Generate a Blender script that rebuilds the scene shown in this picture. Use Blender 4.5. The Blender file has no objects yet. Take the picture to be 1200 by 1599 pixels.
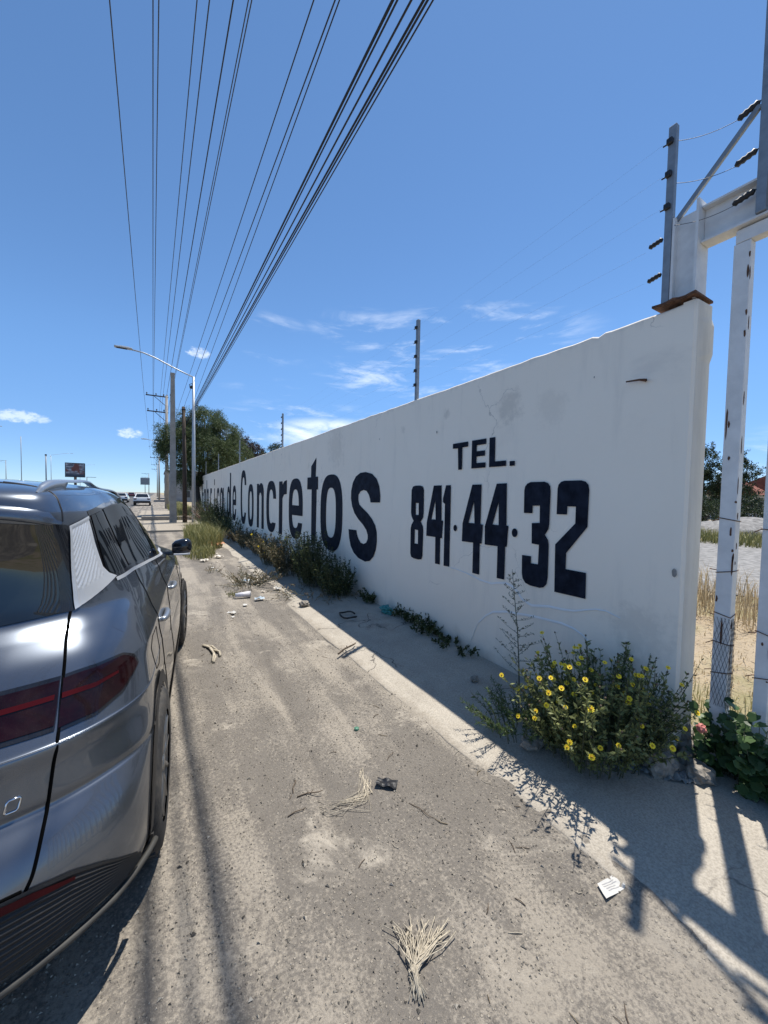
import bpy, bmesh, math, random
from mathutils import Vector, Matrix, noise
from mathutils.bvhtree import BVHTree
R = math.radians
rnd = random.Random(11)
SC = bpy.context.scene
COL = SC.collection

# ------------------------------------------------------------------ camera
cam = bpy.data.cameras.new('camera'); camo = bpy.data.objects.new('camera', cam); COL.objects.link(camo)
EYE = 1.65
yaw, pitch, roll = R(30.6), R(-2.3), R(1.1)
fw = Vector((math.sin(yaw) * math.cos(pitch), math.cos(yaw) * math.cos(pitch), math.sin(pitch)))
r0 = Vector((math.cos(yaw), -math.sin(yaw), 0)); u0 = r0.cross(fw)
rt = r0 * math.cos(roll) + u0 * math.sin(roll); up = u0 * math.cos(roll) - r0 * math.sin(roll)
camo.matrix_world = Matrix(((rt.x, up.x, -fw.x, 0), (rt.y, up.y, -fw.y, 0), (rt.z, up.z, -fw.z, EYE), (0, 0, 0, 1)))
cam.sensor_fit = 'HORIZONTAL'; cam.sensor_width = 36; cam.lens = 18.0
cam.clip_start = .02; cam.clip_end = 3000
SC.camera = camo

# ------------------------------------------------------------------ sky, sun, exposure
SUN_EL, SUN_AZ = R(71.0), R(66.0)          # azimuth clockwise from +Y (the road direction)
world = bpy.data.worlds.new('World'); SC.world = world; world.use_nodes = True
nt = world.node_tree; nt.nodes.clear()
def nd(t, typ, **kw):
    n = t.nodes.new(typ)
    for k, v in kw.items():
        if k == 'op': n.operation = v
        elif k == 'blend': n.blend_type = v
        else: setattr(n, k, v)
    return n
out = nd(nt, 'ShaderNodeOutputWorld'); bg = nd(nt, 'ShaderNodeBackground'); sky = nd(nt, 'ShaderNodeTexSky')
sky.sky_type = 'NISHITA'; sky.sun_disc = False; sky.sun_elevation = SUN_EL; sky.sun_rotation = SUN_AZ
sky.air_density = .75; sky.dust_density = .22; sky.ozone_density = 3.0; sky.altitude = 2000
bg.inputs['Strength'].default_value = .110
tc = nd(nt, 'ShaderNodeTexCoord')
def wmath(op, a, b=None, clamp=False):
    n = nd(nt, 'ShaderNodeMath', op=op); n.use_clamp = clamp
    for i, v in enumerate((a, b)):
        if v is None: continue
        if isinstance(v, (int, float)): n.inputs[i].default_value = v
        else: nt.links.new(v, n.inputs[i])
    return n.outputs[0]
def wnoise(scale, detail, rough, stretch=(1, 1, 1), loc=(0, 0, 0)):
    m = nd(nt, 'ShaderNodeMapping'); m.inputs['Scale'].default_value = stretch; m.inputs['Location'].default_value = loc
    nt.links.new(tc.outputs['Generated'], m.inputs[0])
    n = nd(nt, 'ShaderNodeTexNoise'); n.inputs['Scale'].default_value = scale; n.inputs['Detail'].default_value = detail; n.inputs['Roughness'].default_value = rough
    n.inputs['Distortion'].default_value = .4
    nt.links.new(m.outputs[0], n.inputs['Vector']); return n.outputs['Fac']
def ramp(v, a, b):
    n = nd(nt, 'ShaderNodeMapRange'); n.interpolation_type = 'SMOOTHSTEP'; n.inputs['From Min'].default_value = a; n.inputs['From Max'].default_value = b
    nt.links.new(v, n.inputs['Value']); return n.outputs[0]
def sky_blob(d, rx, rz, hardness=1.0):
    """soft elliptical patch of the sky round the world direction d (rx wide, rz high, radians)"""
    d = Vector(d).normalized(); e = Vector((d.y, -d.x, 0)).normalized(); f = e.cross(d)
    def dotp(v):
        n = nd(nt, 'ShaderNodeVectorMath', op='DOT_PRODUCT'); nt.links.new(tc.outputs['Generated'], n.inputs[0]); n.inputs[1].default_value = v; return n.outputs['Value']
    a = wmath('DIVIDE', dotp(e), rx); b = wmath('DIVIDE', dotp(f), rz)
    q = wmath('ADD', wmath('MULTIPLY', a, a), wmath('MULTIPLY', b, b))
    fr = wmath('GREATER_THAN', dotp(d), 0)
    return wmath('MULTIPLY', ramp(q, 1.0, 0.0), fr)
cl = None
def addc(m):
    global cl
    cl = m if cl is None else wmath('MAXIMUM', cl, m)
SKY_PATCHES = [((0.222, 0.908, 0.354), 0.117, 0.066, 0.55, 'wisp'),
    ((0.409, 0.825, 0.39), 0.135, 0.06, 0.45, 'wisp'),
    ((0.613, 0.698, 0.37), 0.329, 0.09, 0.7, 'wisp'),
    ((0.559, 0.773, 0.299), 0.312, 0.086, 0.7, 'wisp'),
    ((0.309, 0.936, 0.167), 0.239, 0.076, 1.0, 'wisp'),
    ((0.384, 0.911, 0.152), 0.194, 0.049, 0.8, 'haze'),
    ((0.207, 0.965, 0.16), 0.093, 0.04, 0.8, 'wisp'),
    ((0.439, 0.878, 0.193), 0.146, 0.04, 0.7, 'wisp'),
    ((0.259, 0.933, 0.25), 0.154, 0.031, 0.4, 'wisp'),
    ((0.961, 0.268, 0.067), 0.179, 0.084, 0.7, 'wisp'),
    ((0.6, 0.728, 0.332), 0.092, 0.031, 0.6, 'wisp'),
    ((-0.222, 0.966, 0.136), 0.052, 0.017, 0.45, 'puff'),
    ((-0.051, 0.991, 0.125), 0.033, 0.016, 0.45, 'puff'),
    ((0.079, 0.948, 0.307), 0.031, 0.017, 0.5, 'puff'),
    ((-0.194, 0.972, 0.135), 0.032, 0.012, 0.35, 'puff')]
SKY_TINT = (.80, .99, 1.04, 1)
SKY_LOW = (.62, .57, .62, 1)
wisp = ramp(wnoise(5.5, 9, .62, (1, 1, 4.5), (.3, .1, .2)), .48, .78)
puff = wnoise(70, 7, .62, (1, 1, 1.6), (.7, .2, .1))
for d, rx, rz, k, kind in SKY_PATCHES:
    b = sky_blob(d, rx, rz)
    if kind == 'haze': addc(wmath('MULTIPLY', wmath('MULTIPLY', b, ramp(wnoise(9, 6, .6, (1, 1, 2.5), (.9, .4, .1)), .30, .62)), k))
    elif kind == 'wisp': addc(wmath('MULTIPLY', wmath('MULTIPLY', b, wisp), k))
    else: addc(wmath('MULTIPLY', ramp(wmath('ADD', wmath('MULTIPLY', b, 1.15), wmath('MULTIPLY', wmath('SUBTRACT', puff, .5), 2.6)), .42, 1.35), wmath('MULTIPLY', ramp(b, .0, .35), k)))
mixc = nd(nt, 'ShaderNodeMix', data_type='RGBA')
nt.links.new(cl, mixc.inputs['Factor']); 
tint = nd(nt, 'ShaderNodeMix', data_type='RGBA', blend='MULTIPLY'); tint.inputs['Factor'].default_value = 1
nt.links.new(sky.outputs[0], tint.inputs['A']); tint.inputs['B'].default_value = SKY_TINT
# clear dry air: the low sky stays blue instead of whitening
szn = nd(nt, 'ShaderNodeSeparateXYZ'); nt.links.new(tc.outputs['Generated'], szn.inputs[0])
low = nd(nt, 'ShaderNodeMix', data_type='RGBA', blend='MULTIPLY'); low.inputs['B'].default_value = SKY_LOW
nt.links.new(ramp(szn.outputs['Z'], .34, -.02), low.inputs['Factor']); nt.links.new(tint.outputs['Result'], low.inputs['A'])
nt.links.new(low.outputs['Result'], mixc.inputs['A']); mixc.inputs['B'].default_value = (6.3, 6.6, 7.0, 1)
nt.links.new(mixc.outputs['Result'], bg.inputs['Color']); nt.links.new(bg.outputs[0], out.inputs[0])

sun = bpy.data.lights.new('sun', 'SUN'); suno = bpy.data.objects.new('sun', sun); COL.objects.link(suno)
sun.energy = 3.15; sun.angle = R(.53); sun.color = (1, .955, .88)
sd = Vector((math.sin(SUN_AZ) * math.cos(SUN_EL), math.cos(SUN_AZ) * math.cos(SUN_EL), math.sin(SUN_EL)))
suno.rotation_euler = sd.to_track_quat('Z', 'Y').to_euler(); suno.location = sd * 60
SC.view_settings.view_transform = 'Standard'; SC.view_settings.look = 'None'; SC.view_settings.gamma = 1
SC.view_settings.exposure = .96; SC.view_settings.use_curve_mapping = False

# ------------------------------------------------------------------ helpers
class MB:
    """collects shapes; build() links them as ONE mesh object"""
    def __init__(s): s.v = []; s.f = []; s.m = []; s.sm = []
    def add(s, v, f, mi=0, smooth=False):
        o = len(s.v); s.v += [tuple(p) for p in v]; s.f += [tuple(i + o for i in q) for q in f]
        s.m += [mi] * len(f); s.sm += [smooth] * len(f); return s
    def box(s, c, d, mi=0, rot=None):
        x, y, z = d[0] / 2, d[1] / 2, d[2] / 2
        P = [Vector((a, b, e)) for e in (-z, z) for b in (-y, y) for a in (-x, x)]
        if rot is not None: P = [rot @ p for p in P]
        return s.add([p + Vector(c) for p in P], [(0, 2, 3, 1), (4, 5, 7, 6), (0, 1, 5, 4), (2, 6, 7, 3), (0, 4, 6, 2), (1, 3, 7, 5)], mi)
    def rbox(s, c, d, b=.01, mi=0, rot=None):
        bm = bmesh.new(); bmesh.ops.create_cube(bm, size=1); bmesh.ops.scale(bm, vec=d, verts=bm.verts)
        bmesh.ops.bevel(bm, geom=bm.edges[:], offset=b, segments=2, affect='EDGES', profile=.5)
        return s.bm(bm, c, rot, mi)
    def bm(s, bm, c=(0, 0, 0), rot=None, mi=0, smooth=False):
        bm.verts.index_update(); c = Vector(c)
        s.add([(rot @ v.co if rot is not None else v.co) + c for v in bm.verts], [[v.index for v in f.verts] for f in bm.faces], mi, smooth); bm.free(); return s
    def tube(s, pts, r, n=8, mi=0, cap=True, smooth=True):
        pts = [Vector(p) for p in pts]; rr = r if isinstance(r, (list, tuple)) else [r] * len(pts)
        V = []; ref = None
        for i, p in enumerate(pts):
            t = (pts[min(i + 1, len(pts) - 1)] - pts[max(i - 1, 0)])
            t = t.normalized() if t.length > 1e-9 else Vector((0, 0, 1))
            if ref is None: ref = Vector((0, 0, 1)) if abs(t.z) < .9 else Vector((1, 0, 0))
            a = ref - t * ref.dot(t)
            a = a.normalized() if a.length > 1e-6 else t.orthogonal().normalized()
            b = t.cross(a); ref = a
            for k in range(n):
                w = 2 * math.pi * k / n; V.append(p + (a * math.cos(w) + b * math.sin(w)) * rr[i])
        F = []
        for i in range(len(pts) - 1):
            for k in range(n):
                F.append((i * n + k, i * n + (k + 1) % n, (i + 1) * n + (k + 1) % n, (i + 1) * n + k))
        if cap: F += [tuple(range(n - 1, -1, -1)), tuple((len(pts) - 1) * n + k for k in range(n))]
        return s.add(V, F, mi, smooth)
    def build(s, name, mats, parent=None, loc=None, smooth=None):
        me = bpy.data.meshes.new(name); me.from_pydata(s.v, [], s.f)
        for m in (mats if isinstance(mats, (list, tuple)) else [mats]): me.materials.append(m)
        me.polygons.foreach_set('material_index', s.m)
        me.polygons.foreach_set('use_smooth', [bool(smooth)] * len(s.f) if smooth is not None else s.sm)
        me.update(); o = bpy.data.objects.new(name, me); COL.objects.link(o)
        if parent is not None: o.parent = parent
        if loc is not None: o.location = loc
        return o
def tag(o, label=None, cat=None, group=None, kind=None):
    if label: o['label'] = label
    if cat: o['category'] = cat
    if group: o['group'] = group
    if kind: o['kind'] = kind
    return o
def thing(name, loc, label, cat, group=None, rz=0):
    o = bpy.data.objects.new(name, None); o.empty_display_size = .2; COL.objects.link(o); o.location = loc; o.rotation_euler = (0, 0, rz)
    return tag(o, label, cat, group)
def copy_tree(o, parent=None):
    c = o.copy(); COL.objects.link(c)
    if parent is not None: c.parent = parent
    for ch in [q for q in bpy.data.objects if q.parent == o]: copy_tree(ch, c)
    return c

def mat(name, col, rough=.6, metal=0, var=.12, scale=6, detail=6, bump=0, bscale=60, coat=0, col2=None, spec=.5, stretch=None):
    """principled material whose colour is mottled by noise, with optional fine bump"""
    m = bpy.data.materials.new(name); m.use_nodes = True; t = m.node_tree; p = t.nodes['Principled BSDF']
    p.inputs['Roughness'].default_value = rough; p.inputs['Metallic'].default_value = metal
    p.inputs['Coat Weight'].default_value = coat; p.inputs['Coat Roughness'].default_value = .03
    p.inputs['Specular IOR Level'].default_value = spec
    c = Vector(col[:3]); tcn = nd(t, 'ShaderNodeTexCoord'); src = tcn.outputs['Object']
    if stretch:
        mp = nd(t, 'ShaderNodeMapping'); mp.inputs['Scale'].default_value = stretch; t.links.new(src, mp.inputs[0]); src = mp.outputs[0]
    n = nd(t, 'ShaderNodeTexNoise'); n.inputs['Scale'].default_value = scale; n.inputs['Detail'].default_value = detail; n.inputs['Roughness'].default_value = .6
    t.links.new(src, n.inputs['Vector'])
    rp = nd(t, 'ShaderNodeValToRGB'); rp.color_ramp.elements[0].position = .32; rp.color_ramp.elements[1].position = .68
    lo = tuple(c * (1 - var)); hi = tuple(c * (1 + var)) if col2 is None else col2[:3]
    rp.color_ramp.elements[0].color = lo + (1,); rp.color_ramp.elements[1].color = tuple(hi) + (1,)
    t.links.new(n.outputs['Fac'], rp.inputs[0]); t.links.new(rp.outputs[0], p.inputs['Base Color'])
    if bump:
        n2 = nd(t, 'ShaderNodeTexNoise'); n2.inputs['Scale'].default_value = bscale; n2.inputs['Detail'].default_value = 5
        t.links.new(src, n2.inputs['Vector'])
        b = nd(t, 'ShaderNodeBump'); b.inputs['Strength'].default_value = bump; b.inputs['Distance'].default_value = .01
        t.links.new(n2.outputs['Fac'], b.inputs['Height']); t.links.new(b.outputs[0], p.inputs['Normal'])
    return m
def leafmat(name, a, b, trans=.25, rough=.55):
    """each leaf takes its own shade between two leaf colours; some light passes through"""
    m = bpy.data.materials.new(name); m.use_nodes = True; t = m.node_tree; p = t.nodes['Principled BSDF']
    g = nd(t, 'ShaderNodeNewGeometry'); rp = nd(t, 'ShaderNodeValToRGB')
    rp.color_ramp.elements[0].color = a + (1,); rp.color_ramp.elements[1].color = b + (1,)
    t.links.new(g.outputs['Random Per Island'], rp.inputs[0]); t.links.new(rp.outputs[0], p.inputs['Base Color'])
    p.inputs['Roughness'].default_value = rough; p.inputs['Specular IOR Level'].default_value = .3
    tr = nd(t, 'ShaderNodeBsdfTranslucent'); t.links.new(rp.outputs[0], tr.inputs['Color'])
    mx = nd(t, 'ShaderNodeMixShader'); mx.inputs[0].default_value = trans
    o = t.nodes['Material Output']; t.links.new(p.outputs[0], mx.inputs[1]); t.links.new(tr.outputs[0], mx.inputs[2]); t.links.new(mx.outputs[0], o.inputs[0])
    return m

# ------------------------------------------------------------------ materials of the setting
def tn(t, src, scale, detail=6, rough=.6, dist=0):
    n = nd(t, 'ShaderNodeTexNoise'); n.inputs['Scale'].default_value = scale; n.inputs['Detail'].default_value = detail; n.inputs['Roughness'].default_value = rough; n.inputs['Distortion'].default_value = dist
    t.links.new(src, n.inputs['Vector']); return n.outputs['Fac']
def tr_(t, v, a, b, lo=0, hi=1):
    n = nd(t, 'ShaderNodeMapRange'); n.interpolation_type = 'SMOOTHSTEP'
    for k, x in zip(('From Min', 'From Max', 'To Min', 'To Max'), (a, b, lo, hi)): n.inputs[k].default_value = x
    t.links.new(v, n.inputs['Value']); return n.outputs[0]
def tmix(t, f, a, b, blend='MIX'):
    n = nd(t, 'ShaderNodeMix', data_type='RGBA', blend=blend)
    for k, v in (('Factor', f), ('A', a), ('B', b)):
        if isinstance(v, tuple): n.inputs[k].default_value = v if len(v) == 4 else v + (1,)
        elif isinstance(v, (int, float)): n.inputs[k].default_value = v
        else: t.links.new(v, n.inputs[k])
    return n.outputs['Result']
def tmath(t, op, a, b=None, clamp=False):
    n = nd(t, 'ShaderNodeMath', op=op); n.use_clamp = clamp
    for i, v in enumerate((a, b)):
        if v is None: continue
        if isinstance(v, (int, float)): n.inputs[i].default_value = v
        else: t.links.new(v, n.inputs[i])
    return n.outputs[0]

def ground_material():
    m = bpy.data.materials.new('dusty_ground'); m.use_nodes = True; t = m.node_tree; p = t.nodes['Principled BSDF']
    g = nd(t, 'ShaderNodeNewGeometry'); P = g.outputs['Position']
    sep = nd(t, 'ShaderNodeSeparateXYZ'); t.links.new(P, sep.inputs[0])
    big = tn(t, P, .9, 5, .6, .3); mid = tn(t, P, 5, 6, .65); fine = tn(t, P, 70, 5, .7); grit = tn(t, P, 260, 3, .7)
    mp = nd(t, 'ShaderNodeMapping'); mp.inputs['Scale'].default_value = (3.2, .35, 1); mp.inputs['Rotation'].default_value = (0, 0, R(6)); t.links.new(P, mp.inputs[0])
    lane = tn(t, mp.outputs[0], 1.0, 5, .6, .3)                      # wheel-worn bands along the street
    asph = tmix(t, mid, (.082, .073, .065), (.20, .181, .158))
    dust = tmix(t, mid, (.265, .232, .188), (.42, .372, .305))
    f = tmath(t, 'ADD', tmath(t, 'MULTIPLY', big, .5), tmath(t, 'MULTIPLY', lane, .6))
    f = tmath(t, 'ADD', f, tmath(t, 'MULTIPLY', tmath(t, 'SUBTRACT', fine, .5), .5))
    c = tmix(t, tr_(t, f, .50, .65), asph, dust)
    pale = tr_(t, tn(t, P, 2.0, 8, .72, .6), .55, .68)
    c = tmix(t, tmath(t, 'MULTIPLY', pale, .75), c, (.55, .49, .40))
    # small stones
    for sc, lo, hi, k in ((55, .10, .16, .7), (120, .12, .2, .6)):
        v = nd(t, 'ShaderNodeTexVoronoi'); v.inputs['Scale'].default_value = sc; v.inputs['Randomness'].default_value = 1
        t.links.new(P, v.inputs['Vector'])
        sh = nd(t, 'ShaderNodeSeparateColor'); t.links.new(v.outputs['Color'], sh.inputs[0])
        keep = tmath(t, 'GREATER_THAN', sh.outputs['Green'], .55)
        stone = tmath(t, 'MULTIPLY', tr_(t, v.outputs['Distance'], .32, .18), keep)
        sc_ = tmix(t, sh.outputs['Red'], (.07, .064, .056), (.52, .46, .37))
        c = tmix(t, tmath(t, 'MULTIPLY', stone, k), c, sc_)
        if sc == 55: stone1 = stone
    c = tmix(t, tr_(t, grit, .25, .75, 0, .55), c, tmix(t, fine, (.07, .065, .06), (.44, .38, .30)))
    # the yard behind the wall: tan soil with straw
    yard = tr_(t, tmath(t, 'ADD', sep.outputs['X'], tmath(t, 'MULTIPLY', mid, .4)), 3.2, 3.6)
    ysoil = tmix(t, tn(t, P, 1.4, 6, .7), (.30, .23, .15), (.46, .38, .27))
    ysoil = tmix(t, tr_(t, tn(t, P, .35, 4, .6), .45, .6), ysoil, (.24, .22, .10))
    c = tmix(t, yard, c, ysoil)
    t.links.new(c, p.inputs['Base Color']); p.inputs['Roughness'].default_value = .92; p.inputs['Specular IOR Level'].default_value = .25
    h = tmath(t, 'ADD', tmath(t, 'MULTIPLY', fine, .6), tmath(t, 'MULTIPLY', grit, .35)); h = tmath(t, 'ADD', h, tmath(t, 'MULTIPLY', stone1, .5))
    b = nd(t, 'ShaderNodeBump'); b.inputs['Strength'].default_value = .85; b.inputs['Distance'].default_value = .012
    t.links.new(h, b.inputs['Height']); t.links.new(b.outputs[0], p.inputs['Normal'])
    return m
def concrete_material(name, a, b, dirt=.5):
    m = bpy.data.materials.new(name); m.use_nodes = True; t = m.node_tree; p = t.nodes['Principled BSDF']
    g = nd(t, 'ShaderNodeNewGeometry'); P = g.outputs['Position']
    c = tmix(t, tn(t, P, 3, 7, .65), a, b)
    c = tmix(t, tr_(t, tn(t, P, 1.1, 6, .65, .4), .52, .66, 0, dirt), c, (.25, .215, .175))
    if dirt == .5:
        sp = nd(t, 'ShaderNodeSeparateXYZ'); t.links.new(P, sp.inputs[0])
        drift = tmath(t, 'ADD', sp.outputs['X'], tmath(t, 'MULTIPLY', tn(t, P, 6, 6, .7), .34))
        c = tmix(t, tr_(t, drift, 1.97, 1.84), c, tmix(t, tn(t, P, 14, 6, .7), (.27, .235, .185), (.50, .44, .355)))
    c = tmix(t, tr_(t, tn(t, P, 90, 4, .7), .35, .7, 0, .45), c, (.12, .10, .08))
    v = nd(t, 'ShaderNodeTexVoronoi'); v.feature = 'DISTANCE_TO_EDGE'; v.inputs['Scale'].default_value = .8
    n = nd(t, 'ShaderNodeTexNoise'); n.inputs['Scale'].default_value = 2.5; n.inputs['Detail'].default_value = 6; t.links.new(P, n.inputs['Vector'])
    mx = nd(t, 'ShaderNodeMix', data_type='RGBA', blend='LINEAR_LIGHT'); mx.inputs['Factor'].default_value = .25; t.links.new(P, mx.inputs['A']); t.links.new(n.outputs['Color'], mx.inputs['B'])
    t.links.new(mx.outputs['Result'], v.inputs['Vector'])
    crack = tmath(t, 'MULTIPLY', tr_(t, v.outputs['Distance'], .007, .001), tr_(t, tn(t, P, .7, 3), .5, .6))
    c = tmix(t, tmath(t, 'MULTIPLY', crack, .8), c, (.06, .055, .05))
    t.links.new(c, p.inputs['Base Color']); p.inputs['Roughness'].default_value = .88; p.inputs['Specular IOR Level'].default_value = .25
    bb = nd(t, 'ShaderNodeBump'); bb.inputs['Strength'].default_value = .5; bb.inputs['Distance'].default_value = .006
    hh = tmath(t, 'SUBTRACT', tn(t, P, 120, 5, .7), tmath(t, 'MULTIPLY', crack, 1.5)); t.links.new(hh, bb.inputs['Height']); t.links.new(bb.outputs[0], p.inputs['Normal'])
    return m
def wall_material():
    m = bpy.data.materials.new('weathered_white_paint'); m.use_nodes = True; t = m.node_tree; p = t.nodes['Principled BSDF']
    g = nd(t, 'ShaderNodeNewGeometry'); P = g.outputs['Position']
    sep = nd(t, 'ShaderNodeSeparateXYZ'); t.links.new(P, sep.inputs[0])
    mp = nd(t, 'ShaderNodeMapping'); mp.inputs['Scale'].default_value = (1, 1, .14); t.links.new(P, mp.inputs[0])
    streak = tn(t, mp.outputs[0], 6, 6, .65, .1); cloudy = tn(t, P, 1.3, 5, .6); spots = tn(t, P, 9, 6, .7)
    c = tmix(t, cloudy, (.92, .825, .69), (.95, .875, .76))
    c = tmix(t, tr_(t, streak, .52, .78, 0, .22), c, (.54, .50, .45))
    smear = tmath(t, 'MULTIPLY', tr_(t, tn(t, P, 1.7, 6, .6, .6), .56, .74), tr_(t, sep.outputs['Z'], 1.6, 2.7))
    c = tmix(t, tmath(t, 'MULTIPLY', smear, .22), c, (.47, .44, .40))
    c = tmix(t, tr_(t, spots, .68, .84, 0, .25), c, (.42, .40, .37))
    cr_ = nd(t, 'ShaderNodeTexVoronoi'); cr_.feature = 'DISTANCE_TO_EDGE'; cr_.inputs['Scale'].default_value = .75
    wn = nd(t, 'ShaderNodeTexNoise'); wn.inputs['Scale'].default_value = 3.5; wn.inputs['Detail'].default_value = 7; t.links.new(P, wn.inputs['Vector'])
    wm = nd(t, 'ShaderNodeMix', data_type='RGBA', blend='LINEAR_LIGHT'); wm.inputs['Factor'].default_value = .22; t.links.new(P, wm.inputs['A']); t.links.new(wn.outputs['Color'], wm.inputs['B']); t.links.new(wm.outputs['Result'], cr_.inputs['Vector'])
    hair = tmath(t, 'MULTIPLY', tr_(t, cr_.outputs['Distance'], .0045, .0005), tr_(t, tn(t, P, .8, 3), .52, .60))
    c = tmix(t, tmath(t, 'MULTIPLY', hair, .55), c, (.36, .33, .30))
    for (by, bz, br, k) in ((2.55, 2.50, .20, .34), (3.45, 2.60, .08, .32), (4.35, 2.55, .06, .25), (2.1, 2.42, .2, .14), (6.6, 2.55, .5, .2), (1.35, .75, .25, .22)):
        dv = nd(t, 'ShaderNodeVectorMath', op='DISTANCE'); t.links.new(P, dv.inputs[0]); dv.inputs[1].default_value = (2.85, by, bz)
        dd = tmath(t, 'ADD', tmath(t, 'DIVIDE', dv.outputs['Value'], br), tmath(t, 'MULTIPLY', tmath(t, 'SUBTRACT', tn(t, P, 11, 6, .7), .5), 2.4))
        c = tmix(t, tr_(t, dd, 1.0, .25, 0, k), c, (.40, .36, .31))
    foot = tr_(t, tmath(t, 'ADD', sep.outputs['Z'], tmath(t, 'MULTIPLY', tn(t, P, 4, 5, .6), .35)), .42, .12)
    c = tmix(t, tmath(t, 'MULTIPLY', foot, .65), c, (.36, .32, .27))
    topd = tr_(t, tmath(t, 'SUBTRACT', sep.outputs['Z'], tmath(t, 'MULTIPLY', tn(t, mp.outputs[0], 9, 5, .6), .22)), 2.72, 2.86)
    c = tmix(t, tmath(t, 'MULTIPLY', topd, .5), c, (.40, .385, .36))
    t.links.new(c, p.inputs['Base Color']); p.inputs['Roughness'].default_value = .78; p.inputs['Specular IOR Level'].default_value = .3
    b = nd(t, 'ShaderNodeBump'); b.inputs['Strength'].default_value = .35; b.inputs['Distance'].default_value = .006
    hh = tmath(t, 'ADD', tn(t, P, 30, 6, .65), tmath(t, 'MULTIPLY', cloudy, 2.0)); t.links.new(hh, b.inputs['Height']); t.links.new(b.outputs[0], p.inputs['Normal'])
    return m
M = {}
M['ground'] = ground_material()
M['concrete'] = concrete_material('worn_concrete', (.345, .305, .25), (.575, .52, .43))
M['pave'] = concrete_material('pale_concrete', (.34, .305, .25), (.46, .42, .35), .5)
M['wall'] = wall_material()
M['navy'] = mat('navy_sign_paint', (.005, .008, .018), .7, var=.3, scale=9, detail=10, spec=.12, col2=(.017, .023, .040))
M['ridge'] = mat('fresh_white_paint', (.86, .86, .85), .7, var=.03)
M['chip'] = mat('bare_plaster', (.30, .285, .26), .9, var=.3, scale=30, bump=.4)
M['steelwhite'] = mat('chalky_white_enamel', (.72, .71, .69), .55, var=.10, scale=9, bump=.15, bscale=40)
M['rust'] = mat('rust', (.12, .058, .032), .9, var=.5, scale=50, bump=.5, bscale=120)
M['galv'] = mat('weathered_galvanised_steel', (.27, .29, .31), .55, .6, var=.15, scale=14)
M['black'] = mat('black_plastic', (.012, .012, .014), .5, var=.2)
M['wire'] = mat('wire_steel', (.07, .07, .075), .6, .2)
M['cable'] = mat('black_cable', (.018, .018, .022), .6)
M['cablegrey'] = mat('grey_conductor', (.05, .055, .065), .55, .3)
M['pole'] = mat('pole_concrete', (.33, .305, .27), .9, var=.18, scale=3, bump=.4, bscale=30)
M['wood'] = mat('creosoted_wood', (.06, .042, .030), .9, var=.4, scale=8, bump=.4, bscale=25, stretch=(1, 1, .1))
M['lampgrey'] = mat('lamp_post_grey', (.46, .48, .49), .45, .35, var=.08)
M['ash'] = mat('road_asphalt', (.085, .082, .078), .9, var=.25, scale=3, bump=.3)
M['leaf_grey'] = leafmat('sage_leaf', (.085, .105, .036), (.26, .28, .11))
M['leaf_dark'] = leafmat('dark_weed_leaf', (.030, .042, .015), (.10, .122, .045))
M['leaf_dry'] = leafmat('dry_weed_leaf', (.12, .085, .045), (.30, .235, .14))
M['leaf_vine'] = leafmat('vine_leaf', (.022, .055, .018), (.085, .145, .045), .3, .45)
M['leaf_tree'] = leafmat('mesquite_leaf', (.040, .062, .026), (.14, .18, .075), .35)
M['leaf_far'] = leafmat('far_tree_leaf', (.020, .034, .016), (.060, .085, .036), .2)
M['leaf_plum'] = leafmat('dull_plum_leaf', (.040, .032, .036), (.095, .075, .078), .2)
M['straw'] = leafmat('straw', (.30, .22, .12), (.58, .47, .30), .3)
M['grass'] = leafmat('yellowing_grass', (.09, .11, .030), (.38, .34, .14), .3)
M['stem'] = mat('green_stem', (.075, .085, .045), .7, var=.3)
M['bark'] = mat('bark', (.055, .045, .036), .95, var=.35, bump=.5, bscale=18)
M['petal'] = mat('yellow_petal', (.95, .70, .02), .6, var=.08)
M['disc'] = mat('orange_disc', (.62, .33, .015), .8, var=.3, scale=90)
M['stone'] = mat('pale_stone', (.27, .24, .20), .95, var=.35, scale=22, bump=.8, bscale=40)
M['paper'] = mat('paper', (.52, .505, .47), .8, var=.05)
M['fibre'] = mat('bleached_fibre', (.43, .375, .285), .9, var=.35, scale=60)
M['twig'] = mat('twig', (.13, .095, .065), .9, var=.3)
# ------------------------------------------------------------------ ground
def RUT(y): return .94 - .064 * (4.3 - y) if y < 4.3 else .94 - .035 * (y - 4.3)
def gz(x, y):
    """height of the open ground (car side of the pavement)"""
    near = max(0, 1 - math.hypot(x - .5, y - 4) / 40)
    a = noise.noise((x * .55, y * .4, 3.1)) * .018 + noise.noise((x * 1.9, y * 1.6, 9)) * .008 + noise.noise((x * 7, y * 7, 1)) * .0035
    rx = RUT(y) + .03 * noise.noise((y * 2.2, 0, 5)); k = max(0, min(1, (y - 1.5) / .5)) * max(0, min(1, (6.6 - y) / .8)); d = x - rx
    rut = k * (-.026 * math.exp(-(d / .035) ** 2) + .014 * math.exp(-((d + .10) / .07) ** 2) - .006 / (1 + math.exp(max(-40, min(40, -d / .03)))))
    a += .010 * math.exp(-((x - .15 - .03 * y) / .12) ** 2) * noise.noise((x * 3, y * 3, 2)) + .012 * noise.noise((x * 3.1, y * 2.4, 7)) * (noise.noise((x * .8, y * .5, 4)) > .05)
    bank = .011 * math.exp(-((x - 1.76) / .13) ** 2) * (.75 + .9 * noise.noise((x * 3, y * 1.7, 12)) + .4 * noise.noise((x * 9, y * 8, 3)))
    return (a + rut + bank) * near - .012
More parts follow.
